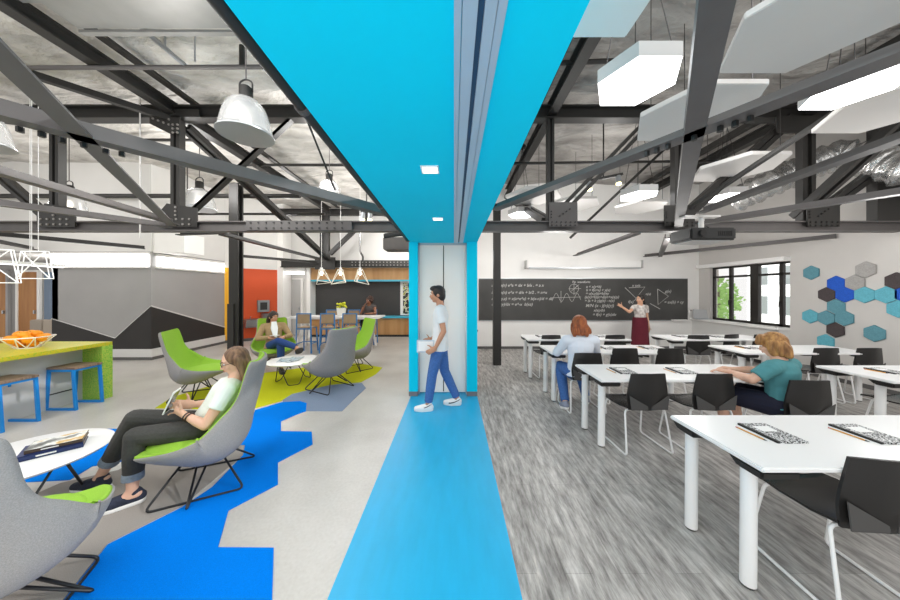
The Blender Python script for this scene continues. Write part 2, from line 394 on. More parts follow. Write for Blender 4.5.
# ---- outside the window
ob = MB().lim(14,14.3,8.5,13.6,-1,6)
eb = thing('building', 'pale office building seen through the window, right pane', 'building', (14.1,11,-1))
ob.build('wall', mat('render_daylight_glow', 'FFFFFF', .8, emit=.9), eb, off=eb.location)  # wall glows by itself, standing in for strong daylight on it
for j in range(3):
    for i in range(5): MB().lim(13.96,14.0,8.9+i*.95,9.4+i*.95,.6+j*1.3,1.4+j*1.3).build('window', mat('pale_panes', 'CDD5DA', .3), eb, off=eb.location)  # panes slightly greyer than the wall
MB().lim(13.95,14.0,8.5,13.6,3.9,4.05).build('cornice', mat('pale_band', 'D8DDE0', .7), eb, off=eb.location)
tr_ = thing('tree', 'leafy green tree outside the window, behind the left panes', 'tree', (11.6,12.6,-1))
MB().tube([(11.6,12.6,-1),(11.65,12.55,.4),(11.6,12.6,1.8),(11.7,12.7,3.0)], [.16,.13,.1,.05], 10).build('trunk', mat('bark', '8A7E74', .9), tr_, off=tr_.location, smooth=True)
cr = MB(); rnd = random.Random(3)
for i in range(900):
    a, u, r = rnd.random()*2*PI, rnd.uniform(-1,1), rnd.random()**.4
    c = V((11.6+1.1*r*math.cos(a)*math.sqrt(1-u*u), 12.9+1.1*r*math.sin(a)*math.sqrt(1-u*u), 1.15+1.2*r*u))
    d1 = V((rnd.uniform(-1,1),rnd.uniform(-1,1),rnd.uniform(-1,1))).normalized()*.12; d2 = d1.cross(V((rnd.random(),1,rnd.random()))).normalized()*.06
    cr.add([c-d1, c+d2, c+d1, c-d2], [(0,1,2,3)])
cr.build('crown', mat('leaves_daylight_glow', '7FA05C', .8, noise=.4, nscale=3, emit=.55), tr_, off=tr_.location)  # leaf glow put into the material in place of outdoor daylight
struct('ground_outside', MB().lim(7.2,22,2,24,-1.1,-1), mat('pale_paving', 'D8D8D4', .9))
# ================================================================== ROOF STEEL AND CEILING THINGS
BOLT = {}
def bolts(parent, pts, n, r=.016, h=.014, m=None, off=(0,0,0)):      # every bolt head is a piece of its own
    n = V(n); m = m or m_bolt; k = (tuple(n), r, h, m.name)
    for p in pts:
        if k not in BOLT:
            o = MB().tube([V((0,0,0)), n*h], r, 6).build('bolt', m, parent); BOLT[k] = o.data
        else:
            o = bpy.data.objects.new('bolt', BOLT[k]); COL.objects.link(o); o.parent = parent
        o.location = V(p) - V(off)
def truss_bars(t, Y, spec, m):
    for name, (x0,z0), (x1,z1), w, d in spec:
        MB().ibeam((x0,Y,z0),(x1,Y,z1), w, d, .022, up=(0,1,0) if name == 'vertical' else (0,0,1)).build(name, m, t, off=t.location)
YT = 4.40
def tx(px, py, Y=YT): p = dep(px,py,Y); return (p.x, p.z)
# --- truss over the lounge front
t = thing('roof_truss', 'dark steel roof truss spanning the lounge, in line with the blue portal', 'roof truss', (-6,YT,2.62), 0, 'roof trusses')
zl, zu = 2.62, 4.36
MB().ibeam((-15,YT,zl),(-.72,YT,zl),.14,.155).build('lower_chord', m_steel, t, off=t.location)
MB().ibeam((-15,YT,zu),(-.2,YT,zu),.16,.20).build('upper_chord', m_steeld, t, off=t.location)
xa, xb = tx(178,115)[0], tx(58,115)[0]
for x, w in ((xa,.15),(xb,.14),(-8.6,.14)):
    MB().bar((x-.045,YT,zl+.08),(x-.045,YT,zu-.1),.05,.10,(0,1,0)).bar((x+.045,YT,zl+.08),(x+.045,YT,zu-.1),.05,.10,(0,1,0)).bar((x,YT,zl+.08),(x,YT,zu-.1),.04,.03,(0,1,0)).build('vertical', m_steeld, t, off=t.location)
for (x0,x1) in ((xa,tx(292,108)[0]), (xb-1.9,xb)):
    d = (1 if x1 > x0 else -1)
    a, b = (x0+.08,YT,zl+.1), (x1,YT,zu-.08)
    if x0 < xb: a, b = (x1-.1,YT,zl+.1), (x0,YT,zu-.08)
    MB().bar(V(a)+V((.03,0,.03)),V(b)+V((.03,0,.03)),.09,.045).bar(V(a)-V((.03,0,.03)),V(b)-V((.03,0,.03)),.09,.045).build('diagonal', m_steeld, t, off=t.location)
for x, s in ((xa,1),(xb,1)):
    g = MB().prism([(x-.22,YT-.075,zl-.02),(x+.36,YT-.075,zl-.02),(x+.36,YT-.075,zl+.27),(x-.10,YT-.075,zl+.34),(x-.22,YT-.075,zl+.2)],(0,.02,0))
    go = g.build('gusset', m_steeld, t, off=t.location)
    bolts(go, [(x-.15+.1*i,YT-.076,zl+.02+.08*j) for i in range(5) for j in range(2)] + [(x+.04,YT-.076,zl+.16+.06*j) for j in range(3)], (0,-1,0), m=m_bolt, off=t.location)
x = xa
g = MB().prism([(x-.34,YT-.095,zu-.08),(x+.12,YT-.095,zu-.08),(x+.10,YT-.095,zu-.3),(x-.02,YT-.095,zu-.36),(x-.34,YT-.095,zu-.2)],(0,.02,0)).prism([(x-.02,YT-.095,zu-.10),(x+.42,YT-.095,zu-.10),(x+.40,YT-.095,zu+.02),(x-.02,YT-.095,zu+.02)],(0,.02,0))
go = g.build('gusset', m_steeld, t, off=t.location)
bolts(go, [(x-.28+.08*i,YT-.096,zu-.13-.03*i) for i in range(4)] + [(x-.28+.08*i,YT-.096,zu-.05-.03*i) for i in range(4)] + [(x+.02+.07*i,YT-.096,zu-.22-.06*j) for i in range(2) for j in range(3)], (0,-1,0), m=m_bolt, off=t.location)
sp0, sp1 = tx(250,226), tx(354,226)
go = MB().lim(sp0[0],sp1[0],YT-.092,YT-.07,zl-.072,zl+.075).build('splice_plate', m_steel, t, off=t.location, bevel=.004)
bolts(go, [(sp0[0]+.08+.115*i,YT-.093,zl+z) for i in range(13) for z in (-.04,.04)], (0,-1,0), .013, m=m_boltd, off=t.location)

# --- same truss line over the classroom
t = thing('roof_truss', 'dark steel roof truss spanning the classroom above the student tables', 'roof truss', (4,YT,2.62), 0, 'roof trusses')
MB().ibeam((.37,YT,zl),(6.88,YT,zl),.14,.155).build('lower_chord', m_steel, t, off=t.location)
MB().ibeam((.37,YT,zu),(6.88,YT,zu),.16,.20).build('upper_chord', m_steeld, t, off=t.location)
for px, w in ((550,.10),(677,.14),(805.5,.20)):
    x = tx(px,200)[0]
    MB().bar((x-w/3,YT,zl+.08),(x-w/3,YT,zu-.1),w/3,.10,(0,1,0)).bar((x+w/3,YT,zl+.08),(x+w/3,YT,zu-.1),w/3,.10,(0,1,0)).bar((x,YT,zl+.08),(x,YT,zu-.1),.05,.03,(0,1,0)).build('vertical', m_steeld, t, off=t.location)
MB().lim(6.45,6.88,YT-.06,YT+.06,zl+.08,zu-.1).build('end_post', m_steeld, t, off=t.location)
def diag(a, b, w=.05, n='diagonal', m=m_steeld):
    a, b = V((a[0],YT,a[1])), V((b[0],YT,b[1])); o = V((.03,0,-.03))
    MB().bar(a+o,b+o,.09,w).bar(a-o,b-o,.09,w).build(n, m, t, off=t.location)
diag(tx(556,217), tx(640,130)); diag(tx(688,213), tx(792,118), .07); diag(tx(826,208), tx(880,168), .07)
for px0, px1, py0 in ((547,575,204),(800,832,204),(660,690,207)):
    a, b = tx(px0,py0), tx(px1,222)
    go = MB().lim(a[0],b[0],YT-.095,YT-.073,zl-.02,a[1]).build('gusset', m_steel if px0 < 600 else m_steeld, t, off=t.location, bevel=.004)
    n = 6; bolts(go, [(a[0]+.04+(b[0]-a[0]-.08)*i/(n-1),YT-.096,zl-.0+.05*j) for i in range(n) for j in range(2)] + [(a[0]+.03,YT-.096,zl+.12+.045*j) for j in range(3)] + [(a[0]+.16+.05*i,YT-.096,zl+.14+.035*i) for i in range(4)], (0,-1,0), .012, m=m_boltd, off=t.location)
a, b = tx(770,122), tx(812,118)
MB().lim(a[0],b[0]+.1,YT-.095,YT-.073,zu-.34,zu-.08).build('gusset', m_steeld, t, off=t.location)

# --- far truss over the lounge bar
Y2 = 9.9; z2 = 2.57
t = thing('roof_truss', 'dark steel roof truss far back above the lounge bar', 'roof truss', (-5,Y2,z2), 0, 'roof trusses')
MB().ibeam((-10.2+4.2,Y2,z2),(-.72,Y2,z2),.16,.24).build('lower_chord', m_steeld, t, off=t.location)
MB().ibeam((-6.6,Y2,4.36),(-.72,Y2,4.36),.16,.22).build('upper_chord', m_steeld, t, off=t.location)
xv = dep(325,240,Y2).x
MB().bar((xv-.1,Y2,z2+.12),(xv-.1,Y2,4.26),.1,.14,(0,1,0)).bar((xv+.1,Y2,z2+.12),(xv+.1,Y2,4.26),.1,.14,(0,1,0)).bar((xv,Y2,z2+.12),(xv,Y2,4.26),.12,.06,(0,1,0)).build('vertical', m_steeld, t, off=t.location)
for a, b in (((330,254),(378,208)),):
    a, b = dep(*a,Y2), dep(*b,Y2); MB().bar(a,b,.14,.13).build('diagonal', m_steeld, t, off=t.location)
MB().lim(xv-.3,xv+.4,Y2-.12,Y2-.08,z2-.2,z2+.22).build('gusset', m_steeld, t, off=t.location)
go = MB().lim(-3.6,-.8,Y2-.105,Y2-.085,z2-.09,z2+.09).build('splice_plate', m_steeld, t, off=t.location)
bolts(go, [(-3.5+.12*i,Y2-.106,z2+z) for i in range(22) for z in (-.05,.05)], (0,-1,0), .02, m=m_bolt, off=t.location)

# --- lengthwise trusses (run away from the camera)
def lengthwise(px, label, y0, y1, m, web, off2=.30):
    x = tx(px,115)[0]; t = thing('lengthwise_truss', label, 'roof truss', (x,YT,4.4), 0, 'lengthwise roof trusses')
    MB().ibeam((x-.02,y0,4.40),(x-.02,y1,4.40),.14,.17).build('upper_chord', m, t, off=t.location)
    MB().angle((x+off2,y0,4.52),(x+off2,y1,4.52),.10,.10).build('purlin', m, t, off=t.location)
    for (ya,za),(yb,zb) in web:
        MB().bar((x+.03,ya,za),(x+.03,yb,zb),.06,.10).bar((x-.09,ya,za),(x-.09,yb,zb),.06,.10).build('diagonal', m, t, off=t.location)
    return t
lengthwise(178, 'lengthwise dark steel truss above the lounge running toward the bar', 1.2, 9.75, m_steeld, [((4.55,4.25),(9.7,2.72))])
lengthwise(552, 'lengthwise dark steel truss just beside the blue soffit in classroom', 1.2, 7.95, m_steeld, [((4.55,2.75),(7.9,4.25))], -.22)
lengthwise(806, 'lengthwise dark steel truss near the hexagon panel wall', 2.6, 7.95, m_steeld, [((4.5,2.8),(1.9+.8,4.28))], -.28)

# --- level cross bracing at lower chord height
ZB = 2.62
def brace(t, a, b, w=.095, h=.09, m=m_steel, s=1, dz=0, free=False):
    p, q = (flo(*a,ZB), flo(*b,ZB)) if not free else (V(a), V(b))
    if t.location.x > 0:
        for _ in (0,1):
            for lim_, ax in ((6.84,0),(7.97,1)):
                if q[ax] > lim_: q = p + (q-p)*((lim_-p[ax])/(q[ax]-p[ax]))
            p, q = q, p
    d = V((0,0,dz)); o = MB().angle(p+d,q+d,w,h,.014,s).build('brace_beam', m, t, off=t.location)
    return p, q
t = thing('cross_bracing', 'grey steel cross bracing under the roof of the lounge, long diagonal beams', 'steel bracing', (-3.3,2.7,ZB), 0, 'level cross bracing')
brace(t, (-60,-16), (172,223), .098, .09)
p, q = brace(t, (-120,78), (392,213.5), .11, .09, s=-1, dz=.0)
for px, py in ((20,127),(42,132),(62,138),(84,143),(106,149),(122,152)):
    bolts(t, [flo(px,py,ZB-.05)], (0,0,-1), .016, .03, m_boltd, t.location)
brace(t, (-30,163), (176,223.5), .10, .09, dz=.02)
brace(t, (-40,195), (172,224), .09, .08, dz=-.02)
for a, b, w in (((-40,230),(145,247.5),.07), ((-40,233),(36,248.5),.09), ((222,233),(322,259),.12), ((243,256),(322,262.5),.10), ((178,233),(225,231),.09)):
    brace(t, a, b, w, .08, m_steeld)
brace(t, tuple(V((xa,YT,4.25))), tuple(V((xa-2.9,1.3,4.30))), .08, .08, m_steeld, free=True)
brace(t, (xb-.3,YT,4.2), (xb-3,1.5,3.4), .08, .08, m_steeld, free=True)

t = thing('cross_bracing', 'grey steel cross bracing under the roof of the classroom, long diagonal beams', 'steel bracing', (3.3,2.7,ZB), 0, 'level cross bracing')
brace(t, (494,206.5), (1040,-8), .115, .09, s=1)
brace(t, (678,226), (722,-40), .098, .09, s=-1)
for px, py in ((647,150),(657,147),(668,143),(694,134),(720,125),(735,120),(750,115)):
    bolts(t, [flo(px,py+1.5,ZB-.05)], (0,0,-1), .016, .03, m_boltd, t.location)
brace(t, (700,212), (960,116), .10, .08, dz=.02)
brace(t, (704,220), (960,179), .09, .08, dz=-.02)
for a, b, w in (((575,254.5),(637,232),.12), ((611,259),(930,226),.10), ((668,236),(660,256),.09)):
    brace(t, a, b, w, .08, m_steel)
pa = dep(690,207,YT-.1); brace(t, tuple(pa), tuple(dep(930,48,2.6)), .08, .07, m_steeld, free=True)
pa = dep(577,222,YT); brace(t, tuple(dep(570,238,6.0)), tuple(dep(672,142,5.4)), .05, .05, m_steeld, free=True)

# --- columns
t = thing('steel_column', 'black steel column standing before the chalkboard', 'column', (.95,6.32,0), 0, 'steel columns')
MB().ibeam((.95,6.32,0),(.95,6.32,3.55),.15,.15,.03,up=(0,1,0)).build('shaft', m_steeld, t, off=t.location)
MB().lim(.865,1.035,6.235,6.405,0,1.86).build('lower_casing', m_steeld, t, off=t.location, bevel=.004)
t = thing('steel_column', 'black steel column in front of the orange wall', 'column', (-4.83,6.32,0), 0, 'steel columns')
MB().ibeam((-4.83,6.32,0),(-4.83,6.32,4.0),.2,.17,.04,up=(0,1,0)).build('shaft', m_steeld, t, off=t.location)
MB().lim(-4.94,-4.80,6.20,6.44,0,1.35).build('lower_casing', m_black, t, off=t.location, bevel=.004)
MB().lim(-4.98,-4.68,6.17,6.47,0,.02).build('base_plate', m_steeld, t, off=t.location)

# --- pipes
m_pipew = mat('white_conduit', 'DEDBD8', .5)
def pipe(pts, r, label, m, rr=.08, name='sprinkler_pipe', cat='pipe'):
    o = MB().tube(fillet(pts, rr) if len(pts) > 2 else pts, r, 10).build(name, m, None, off=V(pts[0]), smooth='auto')
    return tag(o, label, cat, 'ceiling pipes')
a, b = dep(0,68.5,3.4), dep(262,67,3.4)
t = thing('sprinkler_pipe', 'grey sprinkler pipe running level below the lounge roof, with a branch dropping to it', 'pipe', tuple(a), 0, 'ceiling pipes')
MB().tube([a+V((-2,0,0)), b], .025, 10).build('pipe', m_steel, t, off=t.location, smooth='auto')
MB().tube(fillet([dep(139,0,3.3), dep(139,26,3.3), dep(186,66,3.4)], .05), .026, 10).build('branch', m_chrome, t, off=t.location, smooth='auto')
MB().tube([dep(242,66,3.4), dep(242,46,3.4)], .03, 10).build('sprinkler', m_steeld, t, off=t.location, smooth='auto')
MB().tube([dep(165,48,3.4), dep(165,30,3.4)], .012, 8).tube([dep(195,62,3.4), dep(195,20,3.4)], .008, 8).build('hanger', m_chrome, t, off=t.location)
pipe([dep(84,45.5,3.6), dep(240,43.5,3.6)], .014, 'thin white conduit just under the lounge roof', m_pipew)
pipe([dep(120,140,5.5), dep(225,140,5.5)], .028, 'dark pipe behind the lounge truss post', m_steeld)
pipe([dep(-30,196,6.5), dep(300,196,6.5)], .05, 'dark level beam pipe far back across the lounge, upper one', m_steeld)
pipe([dep(195,214,7.5), dep(325,214,7.5)], .03, 'dark level pipe far back across the lounge, lower one', m_steeld)
pipe([dep(245,165,6.2), dep(352,165,6.2)], .03, 'dark pipe behind the bell pendant near the soffit', m_steeld)
pipe([dep(307,120,3.2), dep(335,190,4.0)], .012, 'thin black rod hanging beside the blue soffit', m_steeld)
pipe([dep(510,163.5,5.8), dep(676,161.5,5.8)], .027, 'black sprinkler pipe across the classroom, left length', m_steeld)
pipe([dep(695,162,5.8), dep(760,160,5.8)], .027, 'black sprinkler pipe across the classroom, short right length', m_steeld)
pipe([dep(556,63,3.55), dep(614,61,3.55)], .03, 'black pipe behind the nearest hexagon light', m_steeld)
pipe([dep(140,91,4.3), dep(140,238,4.3)], .009, 'slim white hanging conduit in front of the grey wall', m_pipew)
pipe([dep(360,231,9.0), dep(360,252,9.0), dep(363,256,9.0), dep(363,262,9.0)], .03, 'dark bent conduit hanging above the bar', m_steeld, .05)

# --- sheet metal duct
m_duct = mat('galvanised_duct', 'A5A4A2', .4, .55, noise=.08, nscale=4)
t = thing('sheet_duct', 'grey galvanised duct crossing at the top left of the ceiling', 'duct', (-2.4,2.8,4.35))
MB().lim(-4.02,-.75,2.45,3.05,4.43,4.52).lim(-4.02,-.75,2.5,3.1,4.52,4.64).build('body', m_duct, t, off=t.location, bevel=.01)
MB().lim(-4.02,-.75,3.05,3.10,4.40,4.43).build('flange', m_duct, t, off=t.location)
MB().box((-4.05,2.2,4.54),(.35,1.2,.2)).build('elbow', m_duct, t, off=t.location, bevel=.02)
t = thing('white_duct', 'white boxed duct beside the blue soffit in classroom ceiling', 'duct', (.92,1.9,3.45))
MB().lim(.78,1.16,.9,1.93,3.34,3.6).build('body', m_white, t, off=t.location, bevel=.01)
# flexible foil duct
fp = [dep(735,200,5.6), dep(770,183,5.1), dep(800,170,4.95), dep(838,155,4.7), dep(870,160,4.45), dep(900,168,4.15), dep(960,172,3.75)]
pts = []
for i in range(len(fp)-1):
    for j in range(14): pts.append(fp[i].lerp(fp[i+1], j/14))
for k in range(4): pts = [pts[0]] + [(pts[i-1]+pts[i]*2+pts[i+1])/4 for i in range(1,len(pts)-1)] + [pts[-1]]
t = thing('flexible_duct', 'crumpled silver flexible duct below the roof above the hexagon panels', 'duct', tuple(fp[3]))
MB().tube(pts, [.23+.022*math.sin(i*1.7)+.012*math.sin(i*.9) for i in range(len(pts))], 20).build('sleeve', mat('crumpled_foil', 'C9C8C6', .25, .75, bump=1.0, bscale=9), t, off=t.location, smooth=True)

# --- hexagon lights and acoustic panels in the classroom
m_hexside = mat('hex_side', 'BDBBB9', .5); m_hexlit = mat('hex_diffuser', 'FFFFFF', .5, emit=5.0)
def hexpts(r): return [(r*math.cos(PI/3*i), r*math.sin(PI/3*i)) for i in range(6)]
def hexlight(cx, cy, lb, h=1.57, s=.188):
    z = H+h; t = thing('hexagon_light', lb, 'ceiling light', (cx*h,cy*h,z), 0, 'hexagon ceiling lights'); r = s*h
    MB().prism([(x,y,0) for x,y in hexpts(r)], (0,0,.10)).build('housing', m_hexside, t)
    MB().prism([(x,y,-.004) for x,y in hexpts(r*.985)], (0,0,.006)).build('diffuser', m_hexlit, t)
    for i in (1,3,5): x, y = hexpts(r*.8)[i]; MB().tube([(x,y,.1),(0,0,ZR-z-.12)], .004, 5).build('suspension_wire', m_steeld, t)
    MB().lathe([(.0,ZR-z-.12),(.07,ZR-z-.12),(.07,ZR-z-.07),(0,ZR-z-.07)], n=16).build('ceiling_rose', m_boltd, t)
hexlight(.88,1.374,'large glowing hexagon ceiling light nearest the blue soffit')
hexlight(1.99,1.41,'glowing hexagon ceiling light at the upper right, partly behind a beam')
hexlight(1.94,3.0,'smaller glowing hexagon light in the middle of the classroom ceiling')
hexlight(.90,3.75,'glowing hexagon light just right of the blue portal')
hexlight(2.9,3.06,'glowing hexagon light above and right of the projector')
m_felt = mat('light_grey_felt', 'CFCCC9', .9)
def hexpanel(cx, cy, lb, h=1.75, s=.302):
    z = H+h; t = thing('acoustic_panel', lb, 'ceiling panel', (cx*h,cy*h,z), 0, 'grey hexagon acoustic panels'); r = s*h
    MB().prism([(x,y,0) for x,y in hexpts(r)], (0,0,.05)).build('panel', m_felt, t, bevel=.006)
    for i in (1,3,5): x, y = hexpts(r*.8)[i]; MB().tube([(x,y,.05),(x,y,ZR-z-.03)], .004, 5).build('suspension_wire', m_steeld, t)
hexpanel(1.373,1.05,'pale grey hexagon acoustic panel, largest one at the top right')
hexpanel(1.375,1.64,'pale grey hexagon acoustic panel directly behind the largest one, beside the near light')
hexpanel(2.42,1.55,'pale grey hexagon acoustic panel at the far right edge near the foil duct')
hexpanel(.85,3.05,'pale grey hexagon acoustic panel above the blue portal corner')
hexpanel(1.40,3.35,'pale grey hexagon acoustic panel between the two small hexagon lights')
hexpanel(2.25,3.45,'pale grey hexagon acoustic panel behind the middle hexagon light')
hexpanel(2.33,2.35,'pale grey hexagon acoustic panel above the projector')

# --- bell pendants in the lounge
m_bell = mat('ribbed_acrylic', 'DCDCDC', .2, alpha=.42, trans=.2)
m_bulb = mat('bulb_glow', 'FFF6E0', .4, emit=3)
def bell(loc, lb):
    t = thing('bell_pendant', lb, 'pendant lamp', loc, 0, 'bell pendants over the lounge')
    prof = [(.07,.18),(.115,.165),(.160,.115),(.190,.04),(.212,-.05),(.228,-.13),(.236,-.17)]
    s = MB(); n = 48; vs = []; fs = []
    for k, (r, z) in enumerate(prof + [(r-.008, z) for r, z in prof[::-1]]):
        for j in range(n):
            rr = r*(1+.012*(j % 2)); vs.append((rr*math.cos(2*PI*j/n), rr*math.sin(2*PI*j/n), z))
    K = 2*len(prof)
    for i in range(K): fs += [(i*n+j, i*n+(j+1)%n, ((i+1)%K)*n+(j+1)%n, ((i+1)%K)*n+j) for j in range(n)]
    s.add(vs, fs).build('shade', m_bell, t, smooth=True)
    MB().lathe([(.236,-.176),(.246,-.176),(.246,-.164),(.236,-.164)], n=40).build('rim', m_chrome, t, smooth='auto')
    MB().lathe([(0,.16),(.06,.16),(.075,.18),(.06,.21),(.06,.29),(.045,.31),(0,.31)], n=20).build('cap', m_steeld, t, smooth='auto')
    MB().tube(fillet([(-.065,0,.26),(-.065,0,.36),(0,0,.39),(.065,0,.36),(.065,0,.26)], .04), .008, 8).build('yoke', m_steeld, t, smooth=True)
    MB().tube([(0,0,.38),(0,0,ZR-loc[2]-.03)], .006, 6).build('cable', m_steel, t)
    MB().ell((0,0,-.02),(.045,.045,.07)).build('bulb', m_bulb, t, smooth=True)
bell((-2.08,2.85,3.36),'clear ribbed bell pendant nearest the blue soffit, largest one')
bell((-4.95,2.95,3.33),'clear ribbed bell pendant cut by the left edge of the picture')
bell((-4.42,4.95,3.22),'clear ribbed bell pendant behind the truss post with gussets')
bell((-2.45,5.6,3.62),'clear ribbed bell pendant behind the diagonal beam beside the blue soffit')
bell((-6.55,4.85,3.12),'clear ribbed bell pendant behind the slim truss post at far left')

# --- projector
t = thing('projector', 'black ceiling projector hanging on a pole above the student tables', 'projector', (3.14,3.62,2.325))
MB().box((0,0,0),(.56,.36,.15)).build('body', mat('projector_black', '262626', .45), t, bevel=.02)
MB().box((0,0,-.08),(.46,.28,.016)).build('base_plate', mat('projector_grey', 'BFBDBB', .5), t)
MB().lathe([(0,0),(.045,0),(.04,.03),(0,.03)], (-.15,-.18,0), 20, M4.Rotation(PI/2,3,'X')).build('lens', m_boltd, t, smooth='auto')
g = MB()
for i in range(8): g.box((.06+.022*i,-.182,0),(.010,.006,.06))
g.build('vent', m_boltd, t)
MB().tube([(0,0,.06),(0,0,.245)], .028, 12).lathe([(0,.06),(.08,.06),(.08,.08),(0,.08)], n=16).build('mount_pole', m_pipew, t, smooth='auto')
MB().box((-.02,0,.245),(.45,.10,.02)).build('mount_plate', m_pipew, t)
MB().tube(fillet([(.08,.05,.05),(.10,.05,.14),(.15,.05,.12),(.19,.05,.05)],.04), .006, 6).build('cable', m_boltd, t, smooth=True)
# projection screen housing on the chalkboard wall
t = thing('screen_housing', 'long white rolled projection screen housing on wall above chalkboard', 'projection screen', (3.6,7.95,2.36))
MB().lim(2.02,5.18,7.86,8.03,2.27,2.47).build('case', m_white, t, off=t.location, bevel=.015)
MB().lim(2.06,5.14,7.85,7.87,2.25,2.28).build('bottom_bar', m_chrome, t, off=t.location)
for x in (2.0,5.2): MB().lim(x-.015,x+.015,7.85,8.03,2.26,2.48).build('end_cap', mat('cap_grey','B5B3B1',.5), t, off=t.location)

# --- small spot lights on black bars
m_spot = mat('warm_spot_glow', 'FFF3B0', .4, emit=4)
def spots(a, b, lb):
    a, b = V(a), V(b); t = thing('spot_bar', lb, 'spotlight', tuple(a), 0, 'small spotlight bars'); d = (b-a)
    MB().bar(a-d*.15, b+d*.15, .05, .04).build('bar', m_steeld, t, off=t.location)
    for p in (a, b):
        h = MB().tube([p+V((0,0,-.02)), p+V((0,-.02,-.15))], .045, 12).build('lamp_head', m_chrome, t, off=t.location, smooth='auto')
        MB().tube([p+V((0,-.02,-.15)), p+V((0,-.023,-.175))], .042, 12).build('lens', m_spot, h, off=t.location)
    MB().tube([(a+b)/2, V(((a+b)/2).to_tuple()[:2] + (ZR-.05,))], .012, 6).build('drop_rod', m_steeld, t, off=t.location)
spots(dep(589,181,5.0), dep(618,175,5.0), 'black bar with two small warm spotlights below the classroom roof')
spots(dep(363,212,5.6), dep(370,212,5.6), 'two small warm spotlights close together beside the blue soffit')
# ================================================================== CLASSROOM
m_top = mat('white_laminate', 'F1F0EF', .3); m_leg = mat('white_metal', 'EFEEED', .3)
m_blk = mat('black_plastic', '211F1E', .42, spec=.5); m_blks = mat('gloss_black_seat', '151414', .25, spec=.6)
m_blk2 = mat('black_plastic_lit_facet', '4B4948', .5)  # paler copy of the plastic: light caught below the crease, put into the colour
m_board = mat('chalkboard_slate', '403F3D', .55, ramp=((.3,'383735'),(.7,'4A4947')), nscale=1.2)
m_chalk = mat('chalk', 'BDBBB7', .9)

# chalkboard with its writing
bx0, bx1, bz0, bz1, by = .70, 6.57, .81, 1.97, YC-.03
t = thing('chalkboard', 'long dark chalkboard covered with white chalk formulas and graphs', 'chalkboard', ((bx0+bx1)/2, YC, bz0))
MB().lim(bx0,bx1,by,YC-.001,bz0,bz1).build('board', m_board, t, off=t.location)
MB().lim(bx0,bx1,by-.01,YC,bz0-.02,bz0).build('lower_rail', m_chrome, t, off=t.location); MB().lim(bx0,bx1,by-.008,YC,bz1,bz1+.015).build('upper_rail', m_chrome, t, off=t.location)
MB().lim(6.1,6.52,by-.07,by,bz0-.015,bz0+.02).build('chalk_tray', m_white, t, off=t.location)
def bp(px, py): p = dep(px,py,by-.004); return p
def stroke(mb, pts, r=.0055): mb.tube([bp(*q) for q in pts], r, 5)
def text(txt, px, py, size, slant=.25):
    c = bpy.data.curves.new('chalk_line', 'FONT'); c.body = txt; c.size = size; c.shear = slant; c.offset = .0015; c.extrude = .001
    o = bpy.data.objects.new('chalk_line', c); COL.objects.link(o)
    dg = bpy.context.evaluated_depsgraph_get(); me = bpy.data.meshes.new_from_object(o.evaluated_get(dg))
    bpy.data.objects.remove(o); bpy.data.curves.remove(c)
    p = bp(px, py)
    vs = [tuple(V((v.co.x, -v.co.z, v.co.y)) + p) for v in me.vertices]; fs = [tuple(f.vertices) for f in me.polygons]
    bpy.data.meshes.remove(me); return vs, fs
wr = MB()
for s_, px, py, z in (('a)  lim(n) e^a = dx + b/x . = a x', 491.5,286.6,.115), ('b)  lim(n) e^x = d/x + b/2 . = n+x', 491.5,293.8,.115),
                   ('c) f(x,y,z) = x(a+e^a) + b(x-n)/d = dz', 491.5,300.0,.115), ('d)  f(xy)/dx = e^-x  b(xz)', 491.5,305.6,.115),
                   ('Fig. waveform', 572,283,.09),
                   ('a = x(y+b)', 586,287.8,.10), ('b = f(x+a) + y(x)', 586,291.2,.10), ('= u(x,y)(a+b)/xy', 585.5,294.6,.10), ('(a(x)+b)(c+d)(n+x(a)y)', 584.5,298.2,.105),
                   ('= (a + b y)g(x) - n(x)', 584.5,301.8,.10), ('M/N (x - J(n)(y))', 585.5,307,.12), ('x(a)y(b)', 593.5,311.4,.10), ('= f(n) + g(x)dx', 592.5,315.8,.11),
                   ('x axis', 632,286.6,.10), ('f(x)', 628,303,.11), ('n(x)', 645.5,295,.09), ('g(x)', 665,292.5,.11), ('= ax(b) + cy', 664,303.4,.11)):
    wr.add(*text(s_, px, py, z))
stroke(wr, [(552+i*.7, 297.5+4.2*math.sin(i*.42+2.2)) for i in range(42)])
stroke(wr, [(551.5,297.8),(581,297)], .006); stroke(wr, [(561,291),(561,303)], .006)
stroke(wr, [(574+4.6*math.cos(a*PI/12), 288.8+4.6*math.sin(a*PI/12)) for a in range(25)], .006)
stroke(wr, [(568.5,288.8),(581,288.6)], .006); stroke(wr, [(574,283),(574,295)], .006); stroke(wr, [(574,288.8),(579,284.5)], .006); stroke(wr, [(571,291.5),(577,286)], .006)
stroke(wr, [(625,287.6),(636,298.2),(645,287),(629,287.8)], .009); stroke(wr, [(636,298.2),(634.5,301)], .006)
stroke(wr, [(657.5,289),(658,304.6),(668.5,296.2),(657.5,289)], .009); stroke(wr, [(650,303.5),(660,309)], .009)
wr.build('chalk_writing', m_chalk, t, off=t.location)

